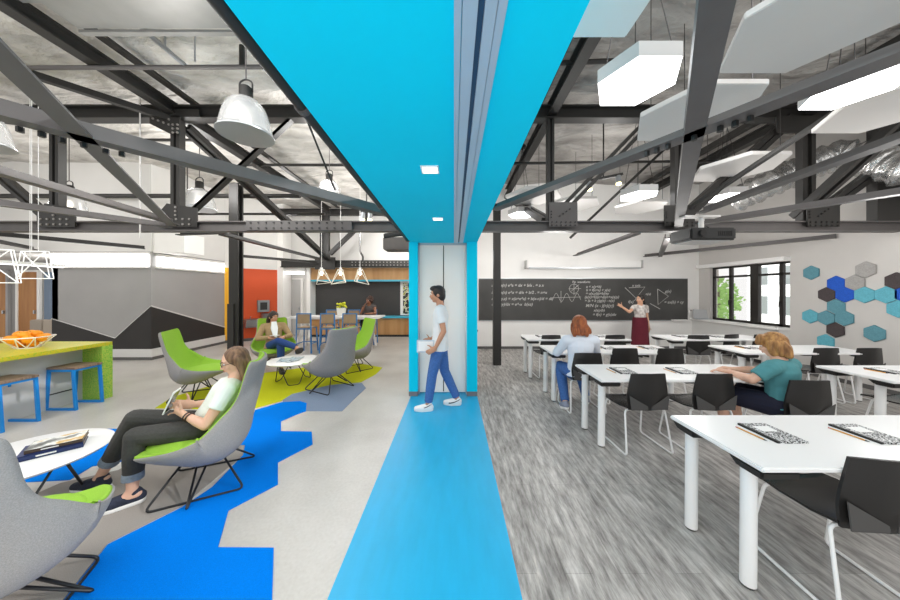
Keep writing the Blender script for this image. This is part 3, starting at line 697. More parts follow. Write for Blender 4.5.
# student table
LT, DT = 1.9, .62
def make_table():
    t = thing('student_table', 'x', 'table', (0,0,0), 0, 'white student tables')
    MB().lim(0,LT,0,DT,.713,.74).build('tabletop', m_top, t, bevel=.008)
    for xe, s in ((.02,1),(LT-.02,-1)):
        for y0, y1 in ((.006,.20),(.42,.614)):
            ya, yb = (y0, y1)
            m = MB().prism([(xe-s*.015,ya,.714),(xe-s*.015,yb,.714),(xe-s*.008,yb-.05,.665),(xe-s*.008,ya+.012,.665)], (s*.20,0,0))
            m.build('corner_bracket', m_blk, t, bevel=.01)
        for y in (.15,.53):
            lg = MB().tube([(xe+s*.065,y,.67),(xe+s*.06,y,.012)], .036, 18).build('leg', m_leg, t, smooth='auto')
            MB().lathe([(0,0),(.03,0),(.034,.012),(0,.012)], (xe+s*.06,y,0), 18).build('foot_glide', m_blk, lg, smooth='auto')
    MB().lim(.25,LT-.25,.28,.34,.675,.713).build('beam', m_leg, t)
    MB().lim(.88,1.12,.04,.16,.69,.713).build('latch', m_blk, t, bevel=.008)
    return t
tb0 = make_table(); used = []
TBL = [(1.55,1.43,'nearest white student table, at the bottom right of the picture'),
       (1.47,2.85,'white student table second from the front, where the boy in teal sits'),
       (1.40,4.08,'white student table where the red-haired person in white sits'),
       (1.35,5.20,'white student table nearest the chalkboard on the blue portal side'),
       (4.33,2.80,'white student table cut by the right edge of the picture with one notebook'),
       (4.18,4.08,'white student table behind the boy in teal, below the hexagon wall panels'),
       (4.00,5.20,'white student table nearest the chalkboard on the window side')]
for i, (x, y, lb) in enumerate(TBL):
    o = tb0 if i == 0 else copy_tree(tb0); put(o, (x,y,0), 0, lb)

# stacking chair, local +y is the way it faces
def make_chair():
    t = thing('student_chair', 'x', 'chair', (0,0,0), 0, 'black classroom chairs')
    def shell(rows, th, n):
        m = MB(); k = len(rows[0]); R = len(rows)
        vs = [V(p) for r in rows for p in r] + [V(p)+V(n) for r in rows for p in r]; fs = []
        for i in range(R-1):
            for j in range(k-1):
                a = i*k+j; fs += [(a,a+1,a+k+1,a+k), (R*k+a,R*k+a+k,R*k+a+k+1,R*k+a+1)]
        for i in range(R-1): fs += [(i*k,(i+1)*k,R*k+(i+1)*k,R*k+i*k), (i*k+k-1,R*k+i*k+k-1,R*k+(i+1)*k+k-1,(i+1)*k+k-1)]
        for j in range(k-1): fs += [(j,R*k+j,R*k+j+1,j+1), ((R-1)*k+j,(R-1)*k+j+1,R*k+(R-1)*k+j+1,R*k+(R-1)*k+j)]
        return m.add(vs, fs)
    # seat: dished, with the front edge turned down
    seat = []
    for y, w, z in ((-.20,.20,.462),(-.10,.215,.448),(.05,.225,.446),(.16,.225,.452),(.23,.215,.446),(.25,.20,.432)):
        seat.append([(x*w, y, z + .014*abs(x)**2) for x in (-1,-.6,0,.6,1)])
    shell(seat, .012, (0,0,-.014)).build('seat', m_blks, t, smooth='auto')
    # back: a folded sheet whose V crease shows from behind
    rows = []
    for z, w in ((.445,.188),(.50,.200),(.56,.208),(.60,.207),(.66,.199),(.74,.184),(.82,.172)):
        r = []
        for u in (-1,-.66,-.33,0,.33,.66,1):
            zv = .49 + .12*abs(u)                       # height of the crease at this place
            y = -.225 - .055*max(0,z-.46) - .028*u*u*0
            bow = .030*(1-u*u)
            y -= bow if z >= zv else bow*.25
            r.append((u*w, y + .02*abs(u), z - (.012*u*u if z > .8 else 0)))
        rows.append(r)
    b = shell(rows, .012, (0,.014,0)).build('backrest', m_blk, t, smooth='auto')
    f = MB()
    for s in (-1, 1):
        z0, z1, z2 = .452, .535, .62
        f.prism([(s*.184,-.236,.455),(s*.018,-.2395,.457),(s*.018,-.241,.492),(s*.202,-.236,.60)], (0,-.006,0))
    f.build('lower_facet', m_blk2, b)
    for s in (-1, 1):
        pts = fillet([(s*.10,-.16,.43),(s*.205,-.17,.435),(s*.235,-.245,.012),(s*.235,.225,.012),(s*.205,.15,.43),(s*.10,.14,.43)], .04)
        MB().tube(pts, .0095, 8).build('sled_leg', m_leg, t, smooth=True)
    MB().tube([(-.10,-.16,.43),(.10,-.16,.43)], .0095, 8).tube([(-.10,.14,.43),(.10,.14,.43)], .0095, 8).build('seat_bar', m_leg, t, smooth='auto')
    return t
ch0 = make_chair()
CH = [(2.14,1.62,-.06,'nearest black chair, pulled up to the table at the bottom right'),
      (1.92,3.05,.04,'black chair at the aisle end of the table where the boy sits'),
      (2.59,3.05,0,'empty black chair just left of the boy in teal'),
      (3.28,2.84,-.04,'black chair the boy in teal sits on'),
      (1.77,3.99,0,'black chair the red-haired person in white sits on'),
      (2.45,4.30,0,'empty black chair at the same table as the red-haired person, nearer to her'),
      (3.10,4.30,0,'empty black chair at the same table as the red-haired person, farther from her'),
      (1.80,5.52,.05,'black chair at the chalkboard table, on the side of the steel column'),
      (3.00,5.52,0,'black chair at the chalkboard table, below the formulas left of the teacher'),
      (4.56,5.50,-.12,'black chair right of the teacher, first of three in the window row'),
      (5.20,5.60,.25,'black chair below the window, middle one of three in that row'),
      (5.85,5.60,.0,'black chair below the window, half behind the head of the boy'),
      (5.36,4.32,0,'black chair below the hexagon wall panels, nearer the boy'),
      (5.98,4.32,0,'black chair below the hexagon wall panels, at the far right'),
      (4.86,3.02,.0,'black chair mostly under the table at the right edge of the picture')]
for i, (x, y, r, lb) in enumerate(CH):
    o = ch0 if i == 0 else copy_tree(ch0); put(o, (x,y,0), r, lb)

# notebooks and pencils
m_marble = mat('marbled_cover', '3A3A3A', .5, ramp=((.44,'101010'),(.5,'4A4A4A'),(.53,'E4E4E4')), nscale=130)
m_paper = mat('paper_white', 'F2F1EF', .7); m_pencil = mat('pencil_yellow', 'D99A3C', .5); m_spine = mat('notebook_spine', '1A1A1A', .5)
def make_book():
    t = thing('notebook', 'x', 'notebook', (0,0,0), 0, 'marbled notebooks on the student tables')
    MB().lim(-.085,.09,-.118,.118,0,.010).build('cover', m_marble, t)
    MB().lim(-.092,-.075,-.118,.118,0,.0115).build('spine', m_spine, t)
    MB().lim(-.040,.055,.005,.075,.010,.0112).build('title_label', m_paper, t)
    return t
def make_pencil():
    t = thing('pencil', 'x', 'pencil', (0,0,0), 0, 'pencils beside the notebooks')
    MB().tube([(0,-.07,.004),(0,.075,.004)], .004, 6).build('shaft', m_pencil, t)
    MB().tube([(0,-.07,.004),(0,-.088,.004)], [.004,.0006], 6).build('tip', m_spine, t)
    MB().tube([(0,.075,.004),(0,.09,.004)], .004, 6).build('eraser', mat('eraser_pink','C9867C',.6), t)
    return t
bk0, pn0 = make_book(), make_pencil()
BK = [(1.98,1.78,.0,'nearest table, beside the black chair'), (2.57,1.77,.0,'nearest table, cut by the picture edge'),
      (1.88,3.17,.0,'second table, at its aisle end'), (2.53,3.17,.0,'second table, between its two empty chairs'),
      (2.40,4.46,.0,'red-haired person\'s table, nearer her'), (3.05,4.46,.0,'red-haired person\'s table, farther off'),
      (1.72,5.60,0,'chalkboard table, at its aisle end'), (2.88,5.60,0,'chalkboard table, below the chalk formulas'),
      (4.45,5.60,0,'window side front table, before the teacher'), (4.62,4.48,.0,'table behind the boy'),
      (4.80,3.16,.0,'farther table at the right edge'), (5.12,5.58,0,'window side front table, beside the tilted chair')]
for i, (x, y, r, lb) in enumerate(BK):
    o = bk0 if i == 0 else copy_tree(bk0); put(o, (x,y,.7402), r, 'black and white marbled notebook on the ' + lb)
    if i in (6,8,11): continue
    o = pn0 if i == 0 else copy_tree(pn0); put(o, (x-.135,y-.01,.7402), .06, 'yellow pencil left of the notebook on the ' + lb)

# hexagon wall panels
HC = {'t':mat('felt_teal','5F929F',.95,noise=.12,nscale=60),'l':mat('felt_light_teal','62ADBE',.95,noise=.12,nscale=60),'b':mat('felt_blue','2358BE',.95,noise=.12,nscale=60),'d':mat('felt_brown','4A4243',.95,noise=.15,nscale=60),'g':mat('felt_grey','A3A09D',.95,noise=.12,nscale=60)}
HP = [('t',811.9,272.7,'muted teal hexagon felt panel set apart near the window, highest at left'),('b',836.8,283.4,'bright blue hexagon felt panel above the brown one near the window'),('d',827.4,294.5,'dark brown hexagon felt panel left of the bright blue pair'),
      ('b',845.8,294.5,'bright blue hexagon felt panel, lower one of the blue pair'),('g',866.5,269.6,'grey hexagon felt panel, topmost of the wall group'),('g',855.8,282.6,'grey hexagon felt panel, lower of the grey pair'),
      ('l',865.4,294.9,'light teal hexagon felt panel touching the blue pair'),('l',887.2,294.9,'light teal hexagon felt panel second to the right of the blue pair'),('d',897.5,281,'dark brown hexagon felt panel cut by the right edge of the picture'),
      ('b',908,294,'bright blue hexagon felt panel just peeking in at the right edge'),('l',899.5,309,'light teal hexagon felt panel, lowest one at the right edge of the picture'),('t',836.8,306.6,'muted teal hexagon felt panel below the bright blue pair, top of three'),
      ('l',810.8,316.3,'light teal hexagon felt panel nearest the window frame, beside the muted teal ones'),('t',826.9,317.8,'muted teal hexagon felt panel, left lower of three touching'),('t',845.2,318.2,'muted teal hexagon felt panel, right lower of three touching'),
      ('d',836.2,330,'dark brown hexagon felt panel below the three muted teal ones'),('l',826.4,341.5,'light teal hexagon felt panel lowest of the group, partly behind a chair'),('t',875.3,333.4,'muted teal hexagon felt panel set apart, low at the right')]
hx = None
for c, px, py, lb in HP:
    y = WX*F/(px-CX); z = H-(py-CY)*y/F; r = .139
    m = MB().prism([(0, r*math.sin(PI/3*i), r*math.cos(PI/3*i)) for i in range(6)], (-.025,0,0))
    o = m.build('felt_panel', HC[c], None, off=V((0,0,0)), bevel=.004); o.location = (WX-.001,y,z)
    tag(o, lb, 'wall panel', 'hexagon felt wall panels')

# small things on the far wall
t = thing('laptop', 'small grey laptop standing open on the window ledge in the corner', 'laptop', (6.72,7.7,.871), -.5)
MB().box((0,0,.008),(.34,.24,.016)).build('keyboard_base', m_chrome, t, bevel=.004)
MB().prism([(-.17,.12,.016),(.17,.12,.016),(.17,.18,.25),(-.17,.18,.25)],(0,.01,0)).build('screen', mat('screen_grey','A9AAAB',.4), t)
t = thing('thermostat', 'small white wall control right of the chalkboard', 'wall control', (6.66,YC,1.05))
MB().box((0,-.012,0),(.07,.024,.15)).build('housing', m_white, t, off=V((0,0,0)), bevel=.004)
MB().box((0,-.026,.03),(.04,.006,.04)).build('display', m_grey, t)
t = thing('wall_socket', 'small wall socket low beside the blue portal', 'socket', (.66,YC,.93-.42))
MB().box((0,-.004,0),(.07,.008,.11)).build('plate', m_white, t, bevel=.002); MB().box((0,-.009,0),(.03,.004,.05)).build('outlet', m_steeld, t)
# ================================================================== LOUNGE
# ---- carpet tiles (thin flat pieces laid on the concrete)
def carpet(pts, hexc, label, z=.005, nz=.12, name='carpet'):
    m = mat('carpet_'+hexc, hexc, .95, spec=.05, noise=nz, nscale=260, bump=.25, bscale=420)
    q = [flo(px,py,z) for px, py in pts]
    o = MB().prism([(p.x,p.y,0) for p in q], (0,0,z)).build(name, m, None, off=V((q[0].x,q[0].y,0)))
    return tag(o, label, 'carpet', 'hexagon edged carpets')
carpet([(62,602),(108,544),(182,507),(212,487),(243,455),(245,445),(227,444),(252,420),(255,410),(282,402),(300,401),(306.7,403),(306,411),(300,413),(281,421),(281,431),(311.7,431.5),(312.7,444),(278,462),(278,484),(228.5,510),(218,547),(273.7,547.5),(271,640),(20,640)], '007AE2', 'bright blue carpet with stepped hexagon edges on the pale floor', .006)
carpet([(20,482),(70,479.5),(92,466),(133,459),(146,440),(134,428.7),(90,428.7),(40,440),(10,462)], '007AE2', 'bright blue carpet patch below the coffee table with books', .006)
carpet([(155,408),(172,397),(223,382),(262,373),(330,364),(360,363.3),(382.5,367.5),(376,374),(361,382),(330,385),(292,394),(281,401),(255,408),(230,409.5)], 'B9BC25', 'yellow green carpet under the group of lounge chairs', .0055)
carpet([(281,394),(330,384.5),(362,383),(366,388),(353,400),(342,411),(305,411),(306.7,403),(283,402)], '8492A8', 'grey blue carpet beside the yellow green carpet', .005)
carpet([(245,444.5),(213,443),(160,446),(118,470),(60,483),(10,505),(-90,565),(-160,640),(20,640),(62,601),(108,543),(182,506),(243,455)], '9D9791', 'warm grey carpet between the concrete and the bright blue carpet', .004)

# ---- lounge chair, local +x is the way it faces
m_shell = mat('grey_wool', '928F8D', .95, noise=.16, nscale=220, bump=.2, bscale=400)
m_lime = mat('lime_wool', '8FBC38', .9, noise=.10, nscale=220, bump=.15, bscale=400)
m_wire = mat('black_wire', '17171A', .4)
def make_lounge():
    t = thing('lounge_chair', 'x', 'lounge chair', (0,0,0), 0, 'grey and lime lounge chairs')
    S = [(.345,.385,.12,.00,.020),(.33,.405,.22,.012,.030),(.285,.410,.285,.03,.05),(.19,.40,.335,.06,.075),(.08,.380,.365,.10,.10),(-.03,.365,.385,.15,.125),(-.13,.37,.39,.18,.13),(-.20,.42,.38,.17,.11),(-.245,.50,.368,.145,.075),(-.28,.59,.33,.11,.055),(-.312,.68,.285,.07,.045),(-.34,.78,.265,.05,.04),(-.362,.88,.26,.045,.038),(-.382,.965,.255,.042,.035),(-.393,1.012,.243,.04,.03),(-.399,1.032,.212,.035,.022)]
    # refine the spine
    R = []
    for i in range(len(S)-1):
        for j in range(3):
            f = j/3; a = S[max(i-1,0)]; b = S[i]; c = S[i+1]; d = S[min(i+2,len(S)-1)]
            R.append([.5*(2*b[k]+(c[k]-a[k])*f+(2*a[k]-5*b[k]+4*c[k]-d[k])*f*f+(3*b[k]-a[k]-3*c[k]+d[k])*f**3) for k in range(5)])
    R.append(list(S[-1])); n = len(R); NV = 17
    inner, mid, outer = [], [], []
    for i in range(n):
        x, z, w, lf, th = R[i]
        a, b = R[max(i-1,0)], R[min(i+1,n-1)]
        tx_, tz_ = b[0]-a[0], b[1]-a[1]; l = math.hypot(tx_,tz_); nx_, nz_ = tz_/l*-1, tx_/l
        nx_, nz_ = -nx_, -nz_        # towards the sitter
        for j in range(NV):
            v = -1 + 2*j/(NV-1); s = math.sin(v*PI/2)*.5 + v*.5; L = lf*abs(v)**2.4
            p = V((x+nx_*L, s*w, z+nz_*L))
            inner.append(p)
            e1 = .024*(1-.15*abs(v)**6)
            out = V((-nx_*(1-.6*v*v), s*.9*abs(v), -nz_*(1-.6*v*v)))
            if out.length < 1e-5: out = V((-nx_,0,-nz_))
            out.normalize()
            mid.append(p + out*e1); outer.append(p + out*(e1 + .012 + (th-.012)*(1-abs(v)**2.2)))
    def skin(A, B):
        m = MB(); N = n*NV; fs = []
        for i in range(n-1):
            for j in range(NV-1):
                a = i*NV+j; fs += [(a,a+1,a+NV+1,a+NV),(N+a,N+a+NV,N+a+NV+1,N+a+1)]
        for i in range(n-1):
            for j in (0,NV-1):
                a = i*NV+j; fs.append((a,a+NV,N+a+NV,N+a))
        for j in range(NV-1):
            for i in (0,n-1):
                a = i*NV+j; fs.append((a,a+1,N+a+1,N+a))
        return m.add(A+B, fs)
    skin(mid, outer).build('shell', m_shell, t, smooth=True)
    skin(inner, mid).build('upholstery', m_lime, t, smooth=True)
    cu = MB().ell((.07,0,.41),(.28,.285,.05), n=32, m=14); cu.build('seat_cushion', m_lime, t, smooth=True)
    for s in (-1,1):
        MB().tube(fillet([(.08,s*.05,.285),(.27,s*.27,.011),(-.33,s*.25,.011),(-.12,s*.05,.27)],.05), .0085, 8).build('wire_leg', m_wire, t, smooth=True)
    for s in (-1,1):
        MB().tube(fillet([(.02,s*.02,.27),(0.0,s*.36,.011),(-.06,s*.02,.26)],.02), .0085, 8).build('wire_strut', m_wire, t, smooth=True)
    MB().lathe([(0,.235),(.10,.235),(.12,.285),(0,.285)], (-.02,0,0), 20).build('hub', m_wire, t, smooth='auto')
    return t
R_ = math.radians
lc0 = make_lounge()
LCH = [((-2.26,1.37),118,'grey and lime lounge chair cut by the lower left corner of the picture, empty'),
       ((-2.13,2.43),205,'lounge chair the reading woman in the white t-shirt sits in'),
       ((-3.95,4.45),24,'empty grey and lime lounge chair in front of the black and grey wall'),
       ((-3.78,6.0),-52,'lime lounge chair the man in the tan jacket sits in'),
       ((-2.10,4.80),150,'empty lounge chair showing its grey back, beside the small round table'),
       ((-2.10,5.95),222,'empty lime lounge chair closest to the high bar table')]
for i, ((x,y),r,lb) in enumerate(LCH):
    o = lc0 if i == 0 else copy_tree(lc0); put(o, (x,y,0), R_(r), lb)

# ---- round wire-base tables
def coffee(loc, r, z, lb):
    t = thing('coffee_table', lb, 'coffee table', loc, 0, 'white round coffee tables')
    MB().lathe([(0,z-.022),(r-.02,z-.022),(r-.003,z-.008),(r,z-.002),(r-.004,z),(0,z)], n=64).build('tabletop', m_top, t, smooth='auto')
    for k in range(3):
        a = 2*PI*k/3 + .5; p = lambda rr, aa, zz: (rr*math.cos(aa), rr*math.sin(aa), zz)
        MB().tube(fillet([p(r*.62,a-.45,z-.022), p(r*.66,a+.25,.008), p(r*.66,a+.85,.008), p(r*.62,a+1.55,z-.022)],.04), .008, 8).build('wire_leg', m_wire, t, smooth=True)
    MB().lathe([(r*.60,z-.034),(r*.66,z-.034),(r*.66,z-.022),(r*.60,z-.022)], n=40).build('ring', m_wire, t)
coffee((-3.20,2.12,0), .44, .40, 'white round coffee table holding two large books, at the left')
coffee((-2.90,5.15,0), .43, .385, 'small white round table between the seated man and the grey chair back')
# books and magazines
m_navy = mat('navy_cover', '1B2D62', .4); m_page = mat('page_edges', 'C9B79C', .8)
m_photo = mat('printed_cover', '9EA0A0', .35, ramp=((.35,'1E2226'),(.45,'8D8F8C'),(.55,'E6E6E3'),(.62,'C8A25A')), nscale=9)
def book(loc, rz, d, th, lb, mc, mtop):
    t = thing('book', lb, 'book', loc, rz, 'books on the coffee table')
    MB().box((0,0,.003),(d[0],d[1],.006)).box((0,0,th-.003),(d[0],d[1],.006)).box((0,-d[1]/2+.003,th/2),(d[0],.006,th)).build('cover', mc, t)
    MB().box((.002,.003,th/2),(d[0]-.012,d[1]-.014,th-.012)).build('pages', m_page, t)
    MB().box((0,0,th+.0006),(d[0]-.004,d[1]-.004,.001)).build('cover_print', mtop, t)
    MB().box((-.02,-d[1]/2-.0005,th/2),(d[0]*.3,.001,th*.3)).build('spine_print', m_paper, t)
book((-3.11,2.22,.4005), R_(46), (.30,.235), .035, 'large navy blue book lying at the bottom of the stack on the coffee table', m_navy, m_navy)
book((-3.10,2.235,.4372), R_(43), (.265,.20), .026, 'picture covered book lying on top of the navy book', mat('brown_cover','4A3A30',.5), m_photo)
for i, (dx, dy, r) in enumerate(((-.04,.03,.3),(.07,-.02,1.0),(.10,.10,.1))):
    o = MB().box((0,0,0),(.21,.28,.004)).build('magazine', mat('magazine_print','B9C4C8',.4,ramp=((.35,'3A4A58'),(.5,'C9D2D6'),(.62,'7FA4B8')),nscale=11), None, off=V((0,0,0)))
    o.location = (-3.0+dx,5.1+dy,.3885+.0045*i); o.rotation_euler = (0,0,r)
    tag(o, ('open grey blue magazine lying lowest on the small round table','grey blue magazine lying across the others on the small round table','grey blue magazine nearest the seated man on the small round table')[i], 'magazine', 'magazines on the small round table')

# ---- green terrazzo counter, stools, bowl of oranges
m_terr = mat('green_terrazzo', '8DBB2E', .35, ramp=((.36,'6FB23A'),(.46,'93C848'),(.56,'AED05A'),(.66,'CFCB48')), nscale=60)
m_terrt = mat('yellow_terrazzo', 'BFC22C', .3, ramp=((.36,'A4BC34'),(.46,'C8C838'),(.60,'D8C42A')), nscale=60)
t = thing('island_counter', 'island counter with yellow green speckled top and waterfall end panel', 'counter', (-5.9,3.4,0))
MB().lim(-6.75,-5.27,1.9,4.40,.80,.853).build('worktop', m_terrt, t, off=t.location, bevel=.004)
MB().lim(-6.75,-5.27,4.265,4.40,0,.80).build('end_panel', m_terr, t, off=t.location)
MB().lim(-6.5,-5.56,1.95,4.265,0,.80).build('cabinet_body', mat('pale_grey_cabinet','C9C8C8',.5), t, off=t.location)
m_sb = mat('blue_metal', '0F86D8', .4); m_sw = mat('walnut_seat', '8A7465', .5, ramp=((.3,'75604F'),(.7,'A08A78')), nscale=8, stretch=(1,12,1))
def make_stool():
    t = thing('counter_stool', 'x', 'stool', (0,0,0), 0, 'blue framed counter stools')
    MB().lim(-.20,.20,-.155,.155,.555,.585).build('seat', m_sw, t, bevel=.004)
    for s in (-1,1):
        y = s*.145
        f = MB()
        for k in (-1,1): f.bar((k*.165,y,.555),(k*.205,y,0),.028,.028,(0,1,0))
        f.bar((-.205,y,.014),(.205,y,.014),.028,.028).bar((-.165,y,.541),(.165,y,.541),.028,.028)
        f.build('end_frame', m_sb, t)
    for k in (-1,1): MB().bar((k*.165,-.14,.541),(k*.165,.14,.541),.028,.028).build('rail', m_sb, t)
    MB().tube([(-.19,-.14,.2),(-.19,.14,.2)],.008,8).build('foot_rail', m_wire, t)
    return t
s0 = make_stool(); put(s0, (-5.37,4.04,0), 0, 'blue framed wooden stool beside the speckled end panel')
s1 = copy_tree(s0); put(s1, (-5.40,3.42,0), 0, 'blue framed wooden stool cut by the left edge of the picture')
bc = V((-5.83,3.90,.8535))
t = thing('fruit_bowl', 'white wire bowl full of oranges on the island counter', 'bowl', tuple(bc))
NB = 9; lo = [(.10*math.cos(2*PI*i/NB),.10*math.sin(2*PI*i/NB),.006) for i in range(NB)]; hi = [(.225*math.cos(2*PI*(i+.5)/NB),.225*math.sin(2*PI*(i+.5)/NB),.15) for i in range(NB)]
wm = MB().tube(lo,.007,6,closed=True).tube(hi,.007,6,closed=True)
for i in range(NB): wm.tube([lo[i],hi[i]],.006,6).tube([lo[i],hi[i-1]],.006,6)
wm.build('wire_frame', m_leg, t)
m_or = mat('orange_peel', 'F59A12', .45, noise=.06, nscale=8, bump=.15, bscale=220)
OR = []
for k, (n, rr, z) in enumerate(((3,.062,.066),(7,.140,.128),(4,.072,.182))):
    for i in range(n):
        a = 2*PI*i/n + .3*k; OR.append((rr*math.cos(a), rr*math.sin(a), z))
og = MB().ell((0,0,0),(.056,.056,.053), n=20, m=12).build('orange', m_or, None, smooth=True)
st = MB().lathe([(0,.052),(.006,.052),(.004,.056),(0,.056)], n=8).build('stem', mat('stem_green','5E7A2A',.7), og)
for i, (x,y,z) in enumerate(OR):
    o = og if i == 0 else copy_tree(og)
    o.location = bc + V((x,y,z)); o.rotation_euler = (.5*math.sin(i*2.1), .6*math.cos(i*1.7), i)
    tag(o, 'ripe orange in the white wire bowl on the island counter', 'orange', 'oranges in the wire bowl')

# ---- wire pendants and linear lamp over the counter
m_wp = mat('glowing_white_wire', 'F5F5F5', .4, emit=.35)  # faint glow added to the frames, though only the bar inside is a lamp
def wire_lamp(c, w, h, d, lb, rz):
    t = thing('wire_pendant', lb, 'pendant lamp', c, rz, 'white wire pendants over the counter')
    T = [(-w*.36,-d,h/2),(w*.36,-d,h/2),(w*.36,d,h/2),(-w*.36,d,h/2)]; B = [(-w/2,-d,-h/2),(w/2,-d,-h/2),(w/2,d,-h/2),(-w/2,d,-h/2)]
    m = MB()
    for i in range(4): m.tube([T[i],T[(i+1)%4]],.006,6).tube([B[i],B[(i+1)%4]],.006,6).tube([T[i],B[i]],.006,6)
    m.tube([T[0],B[1]],.006,6).tube([T[1],B[0]],.006,6)
    m.build('wire_frame', m_wp, t)
    MB().tube([(-w*.1,0,h/2),(-w*.1,0,2.62-c[2]+2.0)],.004,5).tube([(w*.1,0,h/2),(w*.1,0,2.62-c[2]+2.0)],.004,5).build('cable', m_leg, t)
a = dep(35,265,4.0); wire_lamp(tuple(a), .47, .38, .02, 'white wire frame pendant with crossed sides above the fruit bowl', .0)
a = dep(-8,266,3.75); wire_lamp(tuple(a), .50, .44, .02, 'white wire frame pendant cut by the left edge of the picture', .35)
t = thing('linear_lamp', 'long white glowing bar lamp passing through the wire pendants', 'pendant lamp', (-6.1,3.6,2.03))
MB().lim(-6.13,-6.07,2.2,4.45,2.00,2.045).build('housing', m_leg, t, off=t.location)
MB().lim(-6.12,-6.08,2.2,4.44,1.992,2.0).build('diffuser', m_lamp, t, off=t.location)
MB().tube([(-6.1,2.6,2.04),(-6.1,2.6,4.65)],.004,5).tube([(-6.1,4.1,2.04),(-6.1,4.1,4.65)],.004,5).build('cable', m_leg, t, off=t.location)
# booth seat behind the counter
t = thing('booth_seat', 'beige upholstered booth back standing behind the fruit bowl', 'booth', (-11,7.7,0))
mbz = mat('beige_fabric','A79C90',.9,noise=.08,nscale=80)
xa_, xb_, xc_ = dep(29,320,7.6).x, dep(42.5,320,7.6).x, dep(53.5,320,7.6).x
MB().lim(xa_,xb_-.01,7.6,7.75,0,.86).build('back_panel', mbz, t, off=t.location, bevel=.02)
MB().lim(xb_,xc_,7.6,7.75,0,.86).build('back_panel', mat('beige_fabric_light','B5A99B',.9,noise=.08,nscale=80), t, off=t.location, bevel=.02)
MB().lim(xa_,xc_,7.75,8.25,.15,.46).build('seat', mbz, t, off=t.location, bevel=.03)
MB().lim(xa_+.05,xc_-.05,7.76,8.2,0,.15).build('plinth', m_steeld, t, off=t.location)
# cove lights on the grey wall
m_cove = mat('cove_glow', 'FFFFFF', .5, emit=3.5)
t = thing('wall_light', 'long glowing wall light above the grey wall, left of the corner', 'wall light', (-8.3,YL-.05,2.34))
MB().lim(-9.45,-7.2,YL-.06,YL-.012,2.20,2.50).build('diffuser', m_cove, t, off=t.location); MB().lim(-9.47,-7.18,YL-.075,YL,2.50,2.54).lim(-9.47,-7.18,YL-.07,YL,2.17,2.20).build('housing', m_white, t, off=t.location)
t = thing('wall_light', 'long glowing wall light above the grey side wall, right of the corner', 'wall light', (-7.1,7.8,2.34))
MB().lim(-7.138,-7.09,6.85,8.80,2.22,2.46).build('diffuser', m_cove, t, off=t.location); MB().lim(-7.15,-7.075,6.82,8.82,2.46,2.52).lim(-7.15,-7.08,6.82,8.82,2.17,2.22).build('housing', m_white, t, off=t.location)
t = thing('wall_light', 'glowing strip light over the grey door near the bar', 'wall light', (-5.5,9.9,2.26))
MB().lim(-5.85,-5.25,9.9,10.0,2.22,2.30).build('diffuser', m_cove, t, off=t.location); MB().lim(-5.87,-5.23,9.89,10.02,2.30,2.345).build('housing', m_white, t, off=t.location)
tw = MB().lim(-7.135,-6.40,6.76,7.3,2.54,3.0)   # white boxed bulkhead below the truss
o = tw.build('bulkhead_box', m_white, None, off=V((-6.75,7.0,2.54))); tag(o, 'white boxed bulkhead hanging under the truss near the wall lights', 'bulkhead')
MB().tube([(-6.55,7.0,3.0),(-6.55,7.0,4.66)],.015,8).build('hanger', m_steel, o, off=V((-6.75,7.0,2.54)))

# ---- drinking fountain on the orange wall
P = A.lerp(B,.66); rzf = math.atan2(dv.y,dv.x)
t = thing('drinking_fountain', 'grey steel drinking fountain with bottle filler on the orange wall', 'drinking fountain', (P.x,P.y,.0), rzf)
m_ss = mat('stainless', '9A9DA0', .3, .75)
MB().lim(-.10,.24,-.10,-.002,.93,1.32).build('bottle_filler', m_ss, t, bevel=.01)
MB().lim(-.03,.17,-.104,-.098,1.0,1.25).build('filler_alcove', m_steeld, t)
MB().prism([(.0,-.45,.88),(.0,0,.88),(.0,0,.62),(.0,-.30,.72)], (.42,0,0)).build('basin', m_ss, t, bevel=.015)
MB().prism([(-.46,-.45,.72),(-.46,0,.72),(-.46,0,.42),(-.46,-.28,.46)], (.42,0,0)).build('basin', m_ss, t, bevel=.015)
MB().tube(fillet([(.3,-.12,.88),(.3,-.12,.95),(.3,-.20,.96)],.02),.012,8).tube(fillet([(-.3,-.12,.72),(-.3,-.12,.79),(-.3,-.20,.80)],.02),.012,8).build('spout', m_chrome, t, smooth=True)

# ---- bar counter in the niche
t = thing('bar_counter', 'built-in wooden bar counter with teal top edge in front of the black wall', 'counter', (-2.9,10.25,0))
MB().lim(-5.07,-.71,10.12,10.43,.08,.67).build('front_panel', m_wood, t, off=t.location)
MB().lim(-5.07,-.71,10.14,10.43,0,.08).build('plinth', m_black, t, off=t.location)
MB().lim(-5.07,-.71,10.05,10.43,.67,.73).build('worktop', m_cyan, t, off=t.location)
MB().lim(-2.9,-2.885,10.115,10.12,.08,.67).build('panel_joint', m_steeld, t, off=t.location)
t = thing('display_panel', 'white framed panel of dark and green bottle pictures ending the black wall', 'picture panel', (-1.72,10.42,1.37))
MB().lim(-1.96,-1.50,10.40,10.44,.75,1.99).build('frame', m_white, t, off=t.location)
MB().lim(-1.86,-1.56,10.392,10.40,.80,1.92).build('picture', mat('bottle_picture','6A7448',.4,ramp=((.38,'15160F'),(.48,'33381E'),(.52,'E8E6DA'),(.6,'9A9A2E')),nscale=9), t, off=t.location)
